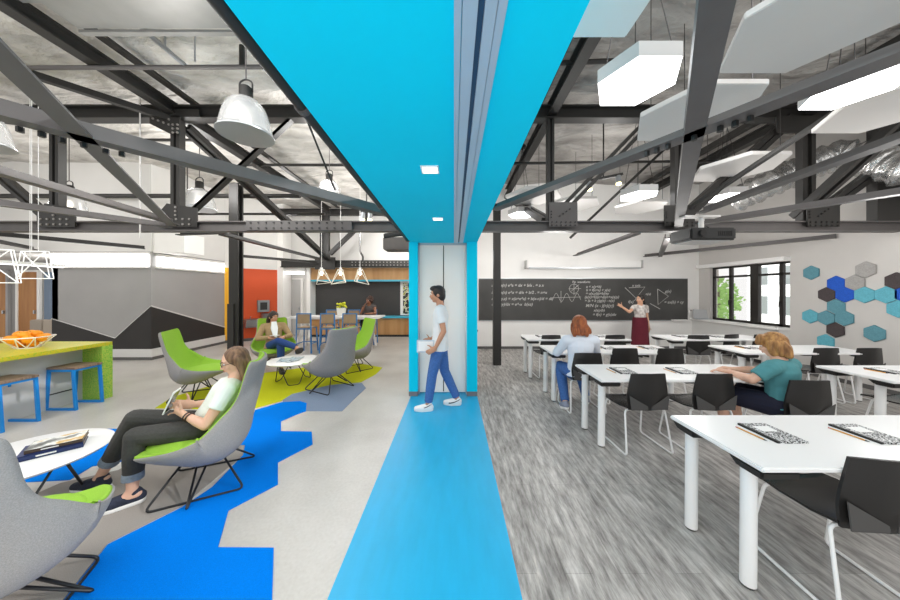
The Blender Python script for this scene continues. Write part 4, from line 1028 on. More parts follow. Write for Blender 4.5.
# ---- high table, high stools, vase
t = thing('high_table', 'long white high table with splayed white legs before the bar', 'high table', (-3.3,8.2,0))
MB().lim(-4.62,-2.06,7.82,8.56,.865,.91).build('tabletop', m_top, t, off=t.location, bevel=.006)
for x, s in ((-4.25,1),(-2.45,-1)):
    for y, yy in ((7.96,8.08),(8.44,8.32)):
        MB().bar((x,yy,.865),(x-s*.14,y,0),.05,.05).build('leg', m_leg, t, off=t.location)
MB().bar((-4.25,8.2,.84),(-2.45,8.2,.84),.06,.05).build('stretcher', m_leg, t, off=t.location)
m_bs = mat('blue_stool_frame','3D7FBE',.45); m_tan = mat('tan_plywood','A88E70',.5,noise=.06,nscale=6)
def make_high():
    t = thing('high_stool', 'x', 'bar stool', (0,0,0), 0, 'tan and blue high stools')
    MB().lim(-.18,.18,-.17,.17,.655,.68).build('seat', m_tan, t, bevel=.005)
    MB().lim(-.165,.165,-.19,-.175,.78,1.02).build('backrest', m_tan, t, bevel=.004)
    for s in (-1,1):
        MB().bar((s*.178,-.183,1.05),(s*.205,-.20,0),.028,.028).build('rear_leg', m_bs, t)
        MB().bar((s*.165,.15,.655),(s*.195,.19,0),.028,.028).build('front_leg', m_bs, t)
        MB().bar((s*.185,-.19,.25),(s*.185,.175,.25),.022,.022).build('side_rail', m_bs, t)
    MB().bar((-.18,-.183,1.037),(.18,-.183,1.037),.028,.026).bar((-.18,-.183,.64),(.18,-.183,.64),.022,.03).bar((-.17,.15,.64),(.17,.15,.64),.022,.03).bar((-.19,.18,.25),(.19,.18,.25),.022,.022).build('cross_rail', m_bs, t)
    return t
h0 = make_high()
for i, (x,y,r,lb) in enumerate([(-3.92,7.62,0,'tan high stool with blue frame, on the seated man\'s side of the high table'),(-3.30,7.62,0,'tan high stool with blue frame, in the middle before the flower vase'),(-2.72,7.62,0,'tan high stool with blue frame, nearest the empty lime chair'),
                           (-3.80,8.72,PI,'tan high stool on the bar side of the high table, left of the vase'),(-3.12,8.72,PI,'tan high stool on the bar side of the high table, right of the vase'),(-2.62,8.80,PI,'tan high stool under the woman in the dark top')]):
    o = h0 if i == 0 else copy_tree(h0); put(o, (x,y,0), r, lb)
t = thing('flower_vase', 'square white vase with yellow green flowers on the high table', 'vase', (-3.24,8.2,.9105))
MB().lathe([(0,0),(.115,0),(.145,.24),(.13,.24),(.105,.02),(0,.02)], n=4, rot=M4.Rotation(PI/4,3,'Z')).build('vase', m_white, t)
fl = MB(); rnd = random.Random(5)
for i in range(26):
    a, r = rnd.random()*6.28, rnd.random()**.5*.13; fl.ell((r*math.cos(a), r*math.sin(a), .30+rnd.random()*.12-r*.4), (.035,.035,.028), n=7, m=5)
fl.build('flowers', mat('flower_yellow','CFD02C',.7,noise=.25,nscale=20), t, smooth=True)
sm_ = MB()
for i in range(10):
    a = i*.63; sm_.tube([(.03*math.cos(a),.03*math.sin(a),.05),(.09*math.cos(a),.09*math.sin(a),.31)],.005,5)
sm_.build('stems', mat('stem_green','5E7A2A',.7), t)
# geometric pendants above the high table
def tri_lamp(px, lb, k):
    c = dep(px,271,8.2); t = thing('wire_shade_pendant', lb, 'pendant lamp', tuple(c), k*.9, 'wire shade pendants over the high table')
    MB().tube([(0,0,.06),(0,0,4.6-c.z)],.006,6).build('cord', m_leg, t)
    MB().lathe([(0,.10),(.035,.10),(.045,.0),(.035,-.03),(0,-.03)], n=14).build('socket', m_leg, t, smooth='auto')
    MB().ell((0,0,-.07),(.045,.045,.06)).build('bulb', m_bulb, t, smooth=True)
    top = [(.07*math.cos(a),.07*math.sin(a),.05) for a in (0,2.09,4.19)]; bt = [(.25*math.cos(a+.5),.25*math.sin(a+.5),-.33+.06*math.sin(a*2+k)) for a in (0,2.09,4.19)]
    m = MB()
    for i in range(3): m.tube([top[i],bt[i]],.010,5).tube([bt[i],bt[(i+1)%3]],.010,5).tube([top[i],bt[i-1]],.010,5)
    m.build('wire_shade', mat('cream_wire','F0EBDD',.4), t)
tri_lamp(321.5,'small wire pendant over the high table, nearest the dark post',0); tri_lamp(340.5,'small wire pendant over the high table, middle one of three',1.1); tri_lamp(360,'small wire pendant over the high table, nearest the woman in the dark top',2.3)
# folded heater box near the portal
t = thing('air_unit', 'small grey ceiling air unit at the corner of the blue portal', 'air unit', (-1.35,7.0,2.75))
MB().lim(-1.70,-1.05,6.8,7.3,2.62,2.92).build('casing', m_steel, t, off=t.location, bevel=.02); MB().lim(-1.02,-.8,6.85,7.2,2.66,2.84).build('outlet', m_steeld, t, off=t.location)
MB().tube([(-1.6,7,2.92),(-1.6,7,4.66)],.012,6).tube([(-1.15,7,2.92),(-1.15,7,4.66)],.012,6).build('hanger', m_steel, t, off=t.location)
# ================================================================== PEOPLE
m_eye = mat('eye_dark','2A1F1A',.3); m_eyew = mat('eye_white','EDEAE6',.4)
def frame(f, up=(0,0,1)):
    f = V(f).normalized(); u = V(up); u = (u - f*u.dot(f)).normalized(); s = u.cross(f)      # s = person's left
    return f, s, u
def rotm(f, s, u): return M4((f, s, u)).transposed()
def hand(mb, w, d, t, n, curl=.35, k=1.0):
    w, d = V(w), V(d).normalized(); n = V(n); n = (n - d*n.dot(d)).normalized(); t = V(t); t = (t - d*t.dot(d) - n*t.dot(n)).normalized()
    mb.cap(w - d*.01, w + d*.07*k, .020*k, .019*k, 1.9, t)
    for i, L in enumerate((.068,.078,.072,.056)):
        b = w + d*.072*k + t*(.030-.0195*i)*k; dd = d.copy(); r = .0082*k
        for j, f in enumerate((.45,.32,.26)):
            a = curl*(1.0 + .12*i)*(1 if j else .8); dd = (dd*math.cos(a) + n*math.sin(a)); dd.normalize()
            n2 = (n - dd*n.dot(dd)); n = n2.normalized() if n2.length > .05 else n
            e = b + dd*L*f*k*1.05; mb.cap(b, e, r, r*.93, n=10); b = e; r *= .93
        n = V(n)
    b = w + d*.018*k + t*.028*k; dd = (d*.62 + t*.72 + n*.3).normalized()
    e = b + dd*.042*k; mb.cap(b, e, .0115*k, .0095*k, n=10); dd = (dd + d*.5 + n*.4*curl).normalized(); mb.cap(e, e+dd*.030*k, .0095*k, .008*k, n=10)
def head(mb, c, f, up, k=1.0):
    f, s, u = frame(f, up); R = rotm(f, s, u); c = V(c)
    P = lambda a, b, z: c + (f*a + s*b + u*z)*k
    E = lambda p, r: mb.ell(p, tuple(x*k for x in r), R, 18, 12)
    E(P(-.005,0,.015), (.094,.076,.098)); E(P(.022,0,-.045), (.066,.058,.068)); E(P(.050,0,-.085), (.032,.034,.026))
    E(P(.060,0,-.02), (.030,.050,.055))
    mb.cap(P(.086,0,.012), P(.104,0,-.026), .009*k, .0135*k, n=10)              # nose
    for q in (-1,1):
        mb.cap(P(.080,q*.016,.030), P(.070,q*.050,.030), .011*k, .010*k, n=8)   # brow
        E(P(.066,q*.038,-.028), (.020,.020,.020)); E(P(-.008,q*.078,-.012), (.020,.010,.030))
    E(P(.085,0,-.054), (.014,.026,.013))
    return P, R, f, s, u
def face(parent, off, P, R, s, k, browm, lipc):
    ey = MB(); ir = MB(); br = MB(); lp = MB()
    for q in (-1,1):
        ey.ell(P(.081,q*.032,.008), (.008*k,.014*k,.008*k), R, 12, 8); ir.ell(P(.0875,q*.032,.008), (.004*k,.0065*k,.007*k), R, 10, 6)
        br.cap(P(.092,q*.016,.031), P(.083,q*.050,.034), .0045*k, .003*k, n=8)
    e = ey.build('eyes', m_eyew, parent, off=off, smooth=True); ir.build('iris', m_eye, e, off=off, smooth=True)
    br.build('eyebrows', browm, parent, off=off, smooth=True)
    lp.ell(P(.0975,0,-.050), (.0045*k,.021*k,.005*k), R, 12, 6).ell(P(.0965,0,-.059), (.0045*k,.018*k,.0055*k), R, 12, 6)
    lp.build('lips', mat('lips_'+lipc, lipc, .5), parent, off=off, smooth=True)
def torso(mb, J, g=0.0, b=1.0):
    s = (V(J['shL'])-V(J['shR'])).normalized(); pel, ch = V(J['pel']), V(J['chest']); mid = pel.lerp(ch,.42); up = pel.lerp(ch,.80)
    w0, w1, w2 = .100*b+g, .092*b+g, .104*b+g
    mb.cap(pel, mid, w0, w1, 1.45, s).cap(mid, up, w1, w2, 1.42, s)
    L, Rr = V(J['shL']), V(J['shR']); ins = s*.03
    mb.cap(L-ins, Rr+ins, .060*b+g).cap(up+s*.085, up-s*.085, .078*b+g)
    mb.cap(ch+V((0,0,-.02)), ch.lerp(V(J['neck']), .12 if g > 0 else 1), .075*b+g, (.070 if g > 0 else .052)+g*.5, 1.25, s, flat1=g > 0)
def person(label, loc, rz, J, skin, hair, top, legs, shoes, vox=.009, k=1.0, b=1.0, lipc='B27A68', sleeve=.55, sm=5, name='person', trous=True, bare_ankle=.0, hands=None, face_on=True):
    """J in the person's own frame: +x forwards, +y to the person's left."""
    mb = MB(); g = .012
    torso(mb, J, -.004, b)
    hc = V(J['head']); mb.cap(V(J['neck'])-V((0,0,.03)), hc+V((0,0,-.05))-V(J['hf']).normalized()*.02, .054, .050)
    P, R, f, s, u = head(mb, hc, J['hf'], J.get('hu',(0,0,1)), k)
    for q in 'LR':
        sh, el, wr = V(J['sh'+q]), V(J['el'+q]), V(J['wr'+q])
        mb.cap(sh, el, .050*b, .037*b).cap(el, el.lerp(wr,.35), .038*b, .037*b).cap(el.lerp(wr,.35), wr, .037*b, .024)
        hd = (J.get('hand'+q) or ((wr-el), (0,0,1), (0,0,-1), .35))
        hand(mb, wr+V(hd[0]).normalized()*.012, *hd, k=1.0)
        hp, kn, an, to = V(J['hip'+q]), V(J['kn'+q]), V(J['an'+q]), V(J['to'+q])
        mb.cap(hp, kn, .078*b, .052*b).cap(kn, kn.lerp(an,.3), .050*b, .052*b).cap(kn.lerp(an,.3), an, .052*b, .034)
        mb.cap(an, an.lerp(to,.15)+V((0,0,-.035)), .034, .034).cap(an+(an-to).normalized()*.03+V((0,0,-.045)), to, .030, .026, 1.2, s)
    root = mb.build(name, skin, None, off=V((0,0,0)), remesh=vox, sm=sm)
    root.location = loc; root.rotation_euler = (0,0,rz); tag(root, label, 'person')
    O = V((0,0,0))
    if face_on: face(root, O, P, R, s, k, hair, lipc)
    # top
    t = MB(); torso(t, J, g, b)
    for q in 'LR':
        sh, el, wr = V(J['sh'+q]), V(J['el'+q]), V(J['wr'+q])
        if sleeve <= 1: t.cap(sh, sh.lerp(el,sleeve), .056*b+g, .050*b+g, flat1=True)
        else: t.cap(sh, el, .054*b+g, .042*b+g).cap(el, el.lerp(wr,sleeve-1), .043*b+g, .030+g, flat1=True)
    if 'hem' in J:
        pel, ch = V(J['pel']), V(J['chest']); d = (pel-ch).normalized(); t.cap(pel, pel+d*J['hem'], .105*b+g, .112*b+g, 1.45 if J['hem'] < .08 else 1.72, s, flat1=True)
    topo = t.build('top', top, root, remesh=vox, sm=sm)
    if trous:
        t = MB(); pel = V(J['pel']); t.cap(V(J['hipL']), V(J['hipR']), .090*b+g*.5); t.cap(pel-(V(J['chest'])-pel).normalized()*.02, pel+(V(J['chest'])-pel).normalized()*.05, .098*b+g*.4, .096*b+g*.4, 1.45, s)
        for q in 'LR':
            hp, kn, an = V(J['hip'+q]), V(J['kn'+q]), V(J['an'+q]); e = kn.lerp(an, trous if isinstance(trous,float) else .97)
            if isinstance(trous,float) and trous < 0: t.cap(hp, hp.lerp(kn,1+trous), .092*b+g, .075*b+g, flat1=True)
            else: t.cap(hp, kn, .085*b+g, .058*b+g).cap(kn, kn.lerp(an,.35), .057*b+g, .056*b+g).cap(kn.lerp(an,.35), e, .056*b+g, .044+g, flat1=True)
        t.build('trousers' if not (isinstance(trous,float) and trous < 0) else 'shorts', legs, root, remesh=vox, sm=sm)
    for q in 'LR':
        an, to = V(J['an'+q]), V(J['to'+q]); d = (to-an); d = d.normalized(); h = V(J['heel'+q]) if 'heel'+q in J else an + (an-to).normalized()*.035 + V((0,0,-.05))
        sh = MB().cap(h, h.lerp(to,.55), .039, .043, 1.15, s).cap(h.lerp(to,.55), to, .043, .030, 1.25, s).cap(h.lerp(to,.25)+(an-h)*.22, h.lerp(to,.6)+(an-h)*.12, .040, .036, 1.15, s).cap(h+V((0,0,.0)), an.lerp(h,.35), .037, .040)
        so = sh.build('shoe', shoes[0], root, remesh=.007, sm=4)
        dn = V(J['sole'+q]) if 'sole'+q in J else V((0,0,-1))
        MB().cap(h+dn*.028, h.lerp(to,.55)+dn*.030, .036, .042, 1.15, s).cap(h.lerp(to,.55)+dn*.030, to+dn*.016, .042, .030, 1.25, s).build('sole', shoes[1], so, remesh=.008, sm=3)
    return root, P, R, f, s, u, topo
def hair_cap(mb, P, R, k=1.0, g=1.0):
    mb.ell(P(-.018,0,.026), (.097*k*g,.087*k*g,.098*k*g), R, 20, 14); mb.ell(P(-.05,0,-.02), (.062*k*g,.078*k*g,.085*k*g), R, 18, 12)
def strands(mb, P, pts, r): # hanging locks along head-frame paths
    for a in pts:
        Q = [P(*p) for p in a]
        for i in range(len(Q)-1): mb.cap(Q[i], Q[i+1], r*(1-.18*i/len(Q)), r*(1-.18*(i+1)/len(Q)), n=10)
def hm(n, a, b): return mat(n, a, .5, ramp=((.35,a),(.65,b)), nscale=14, stretch=(3,3,.5), noise=.1, bump=.3, bscale=60)
S1 = mat('skin_fair','DDAF96',.5); S2 = mat('skin_warm','C58F70',.5); S3 = mat('skin_brown','8A5A42',.5); S4 = mat('skin_light_tan','D2A184',.5)

# --- reading woman in the lounge chair (frame: origin at the chair, facing its way)
hb = hm('hair_light_brown','5A4030','8E6B4E')
J = dict(pel=(.0,0,.49), chest=(-.205,.0,.835), neck=(-.23,0,.90), head=(-.215,.0,1.015), hf=(.92,.28,-.30), hu=(-.1,0,1),
         shL=(-.20,.175,.81), shR=(-.20,-.175,.81), elL=(-.08,.25,.575), elR=(-.05,-.22,.60), wrL=(.085,.13,.64), wrR=(.09,-.03,.665),
         hipL=(.0,.085,.475), hipR=(.0,-.085,.475), knL=(.38,.10,.52), knR=(.45,-.06,.605), anL=(.40,.10,.115), anR=(.72,-.22,.135),
         toL=(.60,.135,.042), toR=(.90,-.28,.05), heelL=(.365,.08,.052), heelR=(.69,-.205,.065), soleR=(-.1,0,-1),
         handL=((.75,-.55,.35),(.2,.5,.8),(0,-.9,.4),.55), handR=((.8,.5,.35),(.1,-.3,.9),(0,.9,.3),.5), hem=.06)
m_jean = mat('charcoal_jeans','3B3A38',.85,noise=.12,nscale=60,bump=.15,bscale=90); m_tee = mat('mint_white_cotton','E6EDE4',.85,bump=.15,bscale=18)
cx_, cy_ = LCH[1][0]; rr = R_(LCH[1][1])
pr, P, R, f, s, u, tp = person('woman with long brown hair and glasses reclining in a lounge chair reading a tablet', (cx_,cy_,0), rr, J, S1, hb, m_tee, m_jean,
    (mat('navy_canvas','22283A',.8,noise=.25,nscale=70), mat('white_rubber','E9E8E6',.6)), vox=.0055, sleeve=.55, trous=.80)
m = MB(); hair_cap(m, P, R)
strands(m, P, [[(-.06,.055*q,-.02),(-.075,.066*q,-.12),(-.07,.075*q,-.23)] for q in (-1,-.5,0,.5,1)] + [[(-.015,q*.078,.03),(-.02,q*.084,-.06),(-.02,q*.082,-.16),(.0,q*.078,-.24)] for q in (-1,1)] + [[(-.03,q*.078,.0),(-.03,q*.084,-.10),(-.02,q*.08,-.22)] for q in (-1,1)], .034)
m.build('hair', hb, pr, remesh=.007, sm=4)
g = MB()
for q in (-1,1):
    c = P(.100,q*.033,.004); g.tube([c + s*(.021*math.cos(a*PI/8)) + u*(.016*math.sin(a*PI/8)) for a in range(16)], .0022, 6, closed=True)
    g.tube([P(.099,q*.054,.008), P(.0,q*.088,.008)], .0022, 6)
g.tube([P(.103,-.012,.006), P(.103,.012,.006)], .0022, 6)
g.build('glasses', mat('glasses_black','151515',.3), pr)
for q, an, kn in (('L',J['anL'],J['knL']),('R',J['anR'],J['knR'])):
    e = V(kn).lerp(V(an),.80); d = (V(an)-V(kn)).normalized()
    MB().cap(e-d*.05, e-d*.002, .062, .064, flat1=True).build('turned_up_cuff', mat('pale_denim','7C8894',.85,noise=.15,nscale=60), pr, remesh=.007, sm=2)
b_ = MB()
w_ = V(J['elL']).lerp(V(J['wrL']),.86); d = (V(J['wrL'])-V(J['elL'])).normalized()
for i in (0,1): b_.tube([w_ - d*.025*i + (d.cross(V((0,0,1))).normalized()*math.cos(a*PI/8) + d.cross(d.cross(V((0,0,1)))).normalized()*math.sin(a*PI/8))*.034 for a in range(16)], .005, 6, closed=True)
b_.build('bracelet', mat('bracelet_brown','3A2824',.6), pr)
t = thing('tablet', 'white tablet the reading woman holds up in both hands', 'tablet', (cx_,cy_,0), rr)
tc_ = V((.19,.05,.742)); Rt = M4.Rotation(R_(-22),3,'Y')
def tb(mb, c, d): 
    q = MB().box((0,0,0), d); mb.add([tc_ + Rt @ (v + V(c)) for v in q.v], q.f); return mb
tb(MB(), (0,0,0), (.009,.13,.185)).build('housing', m_top, t, bevel=.003)
tb(MB(), (-.0055,0,0), (.002,.110,.155)).build('screen', mat('tablet_screen','3A3C40',.15), t)

# --- walking man
hk = hm('hair_black','161210','2C2420')
m_jean2 = mat('blue_jeans','3F68A6',.85,noise=.15,nscale=50,bump=.12,bscale=80); m_wht = mat('white_cotton','E4E8EA',.85,bump=.12,bscale=16)
J = dict(pel=(0,0,.94), chest=(-.01,0,1.38), neck=(-.005,0,1.45), head=(.035,0,1.585), hf=(1,.05,-.10), shL=(-.005,.18,1.375), shR=(-.015,-.18,1.375),
         elL=(-.06,.235,1.10), elR=(-.02,-.22,1.10), wrL=(.055,.215,.87), wrR=(.13,-.13,.93), hipL=(0,.085,.91), hipR=(0,-.085,.91),
         knL=(.10,.10,.50), knR=(-.06,-.10,.49), anL=(.155,.095,.10), anR=(-.24,-.095,.10), toL=(.32,.11,.038), toR=(-.07,-.11,.038), heelL=(.12,.095,.05), heelR=(-.27,-.095,.055),
         handL=((.8,-.1,-.5),(.6,0,.6),(0,-1,0),.45), handR=((.9,.4,-.1),(.2,0,.9),(0,1,0),.5), hem=.12)
wx_, wy_ = dep(440,409,3.98).x, 3.98
pr, P, R, f, s, u, tp = person('young man with dark hair in white t-shirt and blue jeans walking past grey doors', (wx_,wy_,0), PI, J, S2, hk, m_wht, m_jean2, (mat('white_leather','ECECEB',.5), mat('white_rubber','E9E8E6',.6)), vox=.007, b=.98, sleeve=.62, trous=.95)
m = MB(); hair_cap(m, P, R, g=1.02); m.ell(P(.03,0,.09), (.065,.065,.035), R).ell(P(.06,.0,.085), (.04,.05,.028), R); m.build('hair', hk, pr, remesh=.007, sm=3)
for an, to, y in ((J['anL'],J['toL'],.142),(J['anR'],J['toR'],-.047)):
    a = V(an); sw = MB(); pts = [(a.x+.12-.028*k, y, .045+.0016*k*k) for k in range(7)]
    sw.tube(pts, [.008,.0075,.007,.006,.005,.004,.002], 6).build('shoe_mark', mat('mark_black','1A1A1A',.6), pr)
t = thing('folder', 'pale grey folder carried by the walking man', 'folder', (wx_,wy_,0), PI)
fc = V((.185,.135,.885))
MB().box(fc,(.24,.014,.17)).build('cover', mat('folder_grey','C2CCD6',.5), t, bevel=.003); MB().box(fc+V((.0,.009,0)),(.20,.004,.13)).build('sheet', m_paper, t)

# --- teacher at the chalkboard
J = dict(pel=(0,0,.86), chest=(0,0,1.24), neck=(0,0,1.31), head=(.015,.0,1.425), hf=(.75,.62,-.05), shL=(0,.165,1.225), shR=(0,-.165,1.225),
         elL=(-.02,.215,.95), elR=(.22,-.28,1.05), wrL=(.03,.22,.73), wrR=(.37,-.46,1.16), hipL=(0,.08,.84), hipR=(0,-.08,.84), knL=(.02,.08,.45), knR=(.02,-.08,.45), anL=(0,.08,.09), anR=(0,-.08,.09),
         toL=(.14,.09,.03), toR=(.14,-.09,.03), handL=((0,0,-1),(.9,0,0),(0,-1,0),.3), handR=((.5,-.6,.6),(0,.2,1),(.7,.5,-.2),.6))
# she half turns to the class: frame rotated so +x points down-left of the picture
ty_ = 7.15; tx_ = dep(640,300,ty_).x
J['elR'] = (.05,-.34,1.11); J['wrR'] = (.0,-.51,1.245); J['handR'] = ((.0,-.8,.45),(.1,.4,.9),(-.9,0,0),.6); J['hf'] = (.12,-1,-.05)
pr, P, R, f, s, u, tp = person('woman in grey top and dark red skirt writing on the chalkboard', (tx_,ty_,0), -PI/2+.15, J, S4, hk, mat('grey_print_cotton','C9C2BD',.85,ramp=((.35,'A29A95'),(.6,'D8D2CD')),nscale=14), m_black, (m_blk,m_blk), vox=.009, sleeve=.5, b=.92, trous=False)
m = MB(); hair_cap(m, P, R, g=1.02); strands(m, P, [[(-.09,0,.0),(-.12,0,-.06),(-.115,0,-.17)]], .035); m.build('hair', hk, pr, remesh=.009, sm=3)
MB().lathe([(.0,.975),(.150,.975),(.172,.87),(.178,.70),(.20,.30),(.205,.28),(.18,.28),(.12,.8),(0,.8)], n=32).build('skirt', mat('dark_red_cloth','5E1224',.85,noise=.15,nscale=20,stretch=(6,6,.6)), pr, smooth='auto')

# --- red-haired person in white, seated with the back to us
J0 = dict(pel=(0,0,.53), chest=(.02,0,.985), neck=(.03,0,1.045), head=(.055,0,1.165), hf=(1,0,-.30), shL=(.01,.185,.96), shR=(.01,-.185,.96),
         elL=(.15,.27,.76), elR=(.15,-.27,.76), wrL=(.38,.20,.775), wrR=(.38,-.18,.775), hipL=(.02,.09,.52), hipR=(.02,-.09,.52), knL=(.43,.13,.53), knR=(.43,-.13,.53),
         anL=(.34,.13,.10), anR=(.25,-.17,.10), toL=(.48,.14,.035), toR=(.39,-.19,.035), hem=.05)
m_shirt = mat('white_blue_shirt','E3E8F2',.85,bump=.2,bscale=14)
hr = hm('hair_copper','6E3416','A85A28')
rx_, ry_ = 1.72, 3.87
J = dict(J0); J['anL'] = (.02,.20,.11); J['toL'] = (.14,.21,.035); J['knL'] = (.36,.16,.52)
pr, P, R, f, s, u, tp = person('red-haired person in white shirt seated at a table with back turned', (rx_,ry_,0), PI/2-.05, J, S1, hr, m_shirt, m_jean2, (mat('grey_shoe','8D93A6',.7),m_leg), vox=.009, b=1.10, sleeve=1.9)
m = MB(); hair_cap(m, P, R, g=1.12)
strands(m, P, [[(-.06,.05*q,-.03),(-.085,.066*q+.008*math.sin(q*9),-.085),(-.085+.01*abs(q),.074*q-.01*math.sin(q*9),-.13-.025*math.sin(q*5))] for q in (-1.4,-.9,-.4,.1,.6,1.1,1.5)] + [[(-.0,q*.085,.0),(.0,q*.096,-.07),(-.01,q*.090,-.125)] for q in (-1,1)], .030)
m.build('hair', hr, pr, remesh=.009, sm=2)

# --- boy in teal
hbl = hm('hair_sandy','7A4E26','BC8C50')
m_teal = mat('teal_cotton','4C8A90',.85,noise=.08,nscale=12,bump=.3,bscale=12)
J = dict(J0); J.update(pel=(0,0,.52), chest=(.02,-.02,.92), neck=(.04,-.03,.975), head=(.085,-.06,1.085), hf=(.95,.25,-.35), shL=(.03,.18,.89), shR=(.0,-.21,.885),
         elL=(.13,.29,.765), elR=(.24,-.18,.77), wrL=(.34,.17,.775), wrR=(.37,.0,.775), knL=(.42,.15,.53), knR=(.42,-.08,.53), anL=(.36,.18,.10), anR=(.35,-.10,.10), toL=(.50,.20,.035), toR=(.5,-.11,.035),
         handL=((.9,.2,.02),(0,-.7,.6),(0,0,-1),.3), handR=((.8,.5,.02),(-.3,.6,.4),(0,0,-1),.35), hem=.02)
bx_, by_ = 3.22, 2.79
pr, P, R, f, s, u, tp = person('boy with sandy hair in teal t-shirt seated and leaning over his table', (bx_,by_,0), PI/2+.45, J, S1, hbl, m_teal, mat('navy_shorts','14162C',.85), (m_blk,m_leg), vox=.008, b=1.10, sleeve=.72, trous=-.12)
m = MB(); hair_cap(m, P, R, g=1.07)
strands(m, P, [[(-.07,.05*q,.0),(-.085,.055*q,-.06),(-.075,.06*q,-.115)] for q in (-1.5,-.9,-.3,.3,.9,1.5)] + [[(.01,q*.085,.03),(.02,q*.092,-.03),(.02,q*.088,-.075)] for q in (-1,1)] + [[(-.03,q*.088,.02),(-.03,q*.094,-.04),(-.03,q*.088,-.09)] for q in (-1,1)] + [[(.06,q*.05,.09),(.085,q*.055,.05)] for q in (-1,0,1)], .034)
m.build('hair', hbl, pr, remesh=.008, sm=2)

# --- man in tan jacket
hd = hm('hair_dark_brown','1E1612','3A2A22')
m_tan2 = mat('tan_jacket','A58B66',.9,noise=.1,nscale=50); m_jean3 = mat('dark_blue_jeans','1F3F7C',.85,noise=.12,nscale=50)
J = dict(pel=(.0,0,.50), chest=(-.17,0,.90), neck=(-.18,0,.96), head=(-.155,0,1.075), hf=(.85,.35,-.25), shL=(-.16,.18,.88), shR=(-.16,-.18,.88),
         elL=(.0,.29,.66), elR=(-.0,-.29,.66), wrL=(.20,.14,.67), wrR=(.19,-.10,.68), hipL=(.03,.09,.48), hipR=(.03,-.09,.48), knL=(.45,.06,.54), knR=(.46,.02,.64), anL=(.50,.06,.11), anR=(.72,.30,.52), toL=(.64,.08,.035), toR=(.86,.36,.50), heelR=(.71,.31,.44), soleR=(.4,.2,-.85),
         handL=((.8,-.5,0),(.3,.2,.9),(0,-.6,-.8),.4), handR=((.7,.6,0),(.3,-.2,.9),(0,.6,-.8),.4), hem=.08)
mx_, my_ = LCH[3][0]
pr, P, R, f, s, u, tp = person('man in tan jacket and blue jeans sitting cross-legged in a lime lounge chair', (mx_,my_,0), R_(LCH[3][1]), J, S2, hd, m_tan2, m_jean3, (m_blk,m_blk), vox=.009, sleeve=1.9)
m = MB(); hair_cap(m, P, R, g=1.04); strands(m, P, [[(-.05,q*.07,.0),(-.06,q*.08,-.08),(-.05,q*.08,-.14)] for q in (-1,-.5,0,.5,1)], .03); m.build('hair', hd, pr, remesh=.009, sm=3)
t_ = MB(); ch, pl = V(J['chest']), V(J['pel']); t_.prism([ch+V((.075,-.045,.075)), ch+V((.075,.045,.075)), ch+V((.15,.065,-.06)), pl+V((.150,.03,.16)), pl+V((.150,-.03,.16)), ch+V((.15,-.065,-.06))], (.012,0,.006)); t_.build('shirt_front', m_wht, tp)
t = thing('booklet', 'white booklet lying on the lap of the man in the tan jacket', 'booklet', (mx_,my_,0), R_(LCH[3][1]))
MB().prism([(.16,-.10,.715),(.36,-.10,.735),(.36,.06,.735),(.16,.06,.715)],(0,0,.008)).build('pages', m_paper, t)

# --- woman at the bar table
J = dict(pel=(0,0,.76), chest=(.06,0,1.16), neck=(.07,0,1.22), head=(.09,.02,1.335), hf=(.8,-.55,-.12), shL=(.05,.165,1.14), shR=(.05,-.165,1.14),
         elL=(.20,.24,.945), elR=(.24,-.20,.945), wrL=(.34,.06,.955), wrR=(.22,-.11,1.15), hipL=(0,.09,.75), hipR=(0,-.09,.75), knL=(.38,.10,.72), knR=(.38,-.10,.72), anL=(.30,.10,.33), anR=(.30,-.10,.33), toL=(.42,.10,.27), toR=(.42,-.10,.27),
         handR=((-.25,.3,.9),(.2,.4,0),(-.3,.9,0),.4), handL=((.3,-.95,0),(.6,.2,.5),(0,0,-1),.3), hem=.04)
pr, P, R, f, s, u, tp = person('woman with curly dark hair in grey sleeveless top leaning on the high table', (-2.62,8.86,0), -PI/2, J, S3, hk, mat('charcoal_top','57504E',.85,noise=.1,nscale=30), m_black, (m_blk,m_blk), vox=.010, sleeve=.12)
hcu = hm('hair_curly','2A1A14','4A2E22'); m = MB(); hair_cap(m, P, R, g=1.05); rnd = random.Random(8)
for i in range(40):
    a, b2 = rnd.uniform(-2.2,2.2)+PI, rnd.uniform(-.7,1.4); m.ell(P(-.01+.10*math.cos(a)*math.cos(b2), .10*math.sin(a)*math.cos(b2), .02+.11*math.sin(b2)), (.03,.03,.03), n=8, m=6)
m.build('hair', hcu, pr, remesh=.010, sm=2)
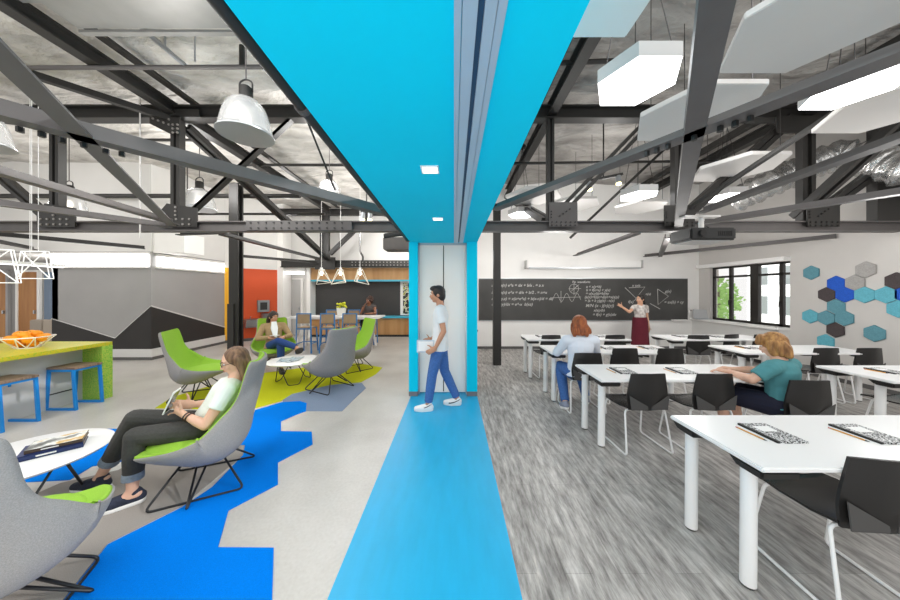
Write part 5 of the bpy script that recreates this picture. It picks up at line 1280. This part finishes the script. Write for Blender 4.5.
# ================================================================== LIGHT AND CAMERA
wd = bpy.data.worlds.new('World'); SC.world = wd; wd.use_nodes = True
bg = wd.node_tree.nodes['Background']; bg.inputs['Color'].default_value = (1,.99,.975,1); bg.inputs['Strength'].default_value = .85
def area(loc, rot, sx_, sy_, power, col=(1,.98,.95)):
    l = bpy.data.lights.new('area', 'AREA'); l.shape = 'RECTANGLE'; l.size, l.size_y, l.energy, l.color = sx_, sy_, power, col
    o = bpy.data.objects.new('fill_area_light', l); COL.objects.link(o); o.location = loc; o.rotation_euler = rot
def point(loc, power, r=.25, col=(1,.98,.95)):
    l = bpy.data.lights.new('point', 'POINT'); l.energy, l.shadow_soft_size, l.color = power, r, col
    o = bpy.data.objects.new('fill_point_light', l); COL.objects.link(o); o.location = loc
sun = bpy.data.lights.new('sun','SUN'); sun.energy = 1.2; sun.angle = .02
so = bpy.data.objects.new('sun', sun); COL.objects.link(so); so.rotation_euler = (R_(62), 0, R_(78))
area((-3.5,1.0,4.6), (0,0,0), 5.5, 2.2, 120)  # both area lamps are added fill above the view, no fixtures there
area((3.3,1.0,4.6), (0,0,0), 5.0, 2.2, 50)
for x, y, z, p in ((-5.2,5.6,3.9,55),(-2.3,5.0,3.9,45),(-2.6,7.8,3.4,50),(-4.8,8.2,3.4,60),(-8.6,5.0,3.6,45),(-3.4,3.3,3.2,45),(3.4,3.3,3.4,14),(-1.9,9.3,3.3,50),
                   (2.0,5.6,2.4,42),(4.4,5.5,2.4,46),(5.2,3.3,2.3,28),(3.2,5.8,3.7,30),(.9,6.6,2.4,14),(-.1,-1.0,.8,70),(-10.5,7.8,2.2,40)):  # added fill lamps without fixtures; the low one lifts the blue soffit
    point((x,y,z), p)
cam = bpy.data.cameras.new('camera'); co = bpy.data.objects.new('camera', cam); COL.objects.link(co)
co.location = (0,0,H); co.rotation_euler = (PI/2,0,0)
cam.sensor_fit = 'HORIZONTAL'; cam.sensor_width = 36; cam.lens = F/900*36; cam.shift_x = -(CX-450)/900; cam.shift_y = (CY-300)/900; cam.clip_start = .05
SC.camera = co
SC.view_settings.view_transform = 'Standard'; SC.view_settings.look = 'None'; SC.view_settings.exposure = .28; SC.view_settings.gamma = 1
SC.cycles.use_denoising = True; SC.cycles.max_bounces = 8; SC.cycles.diffuse_bounces = 5; SC.cycles.sample_clamp_indirect = 6
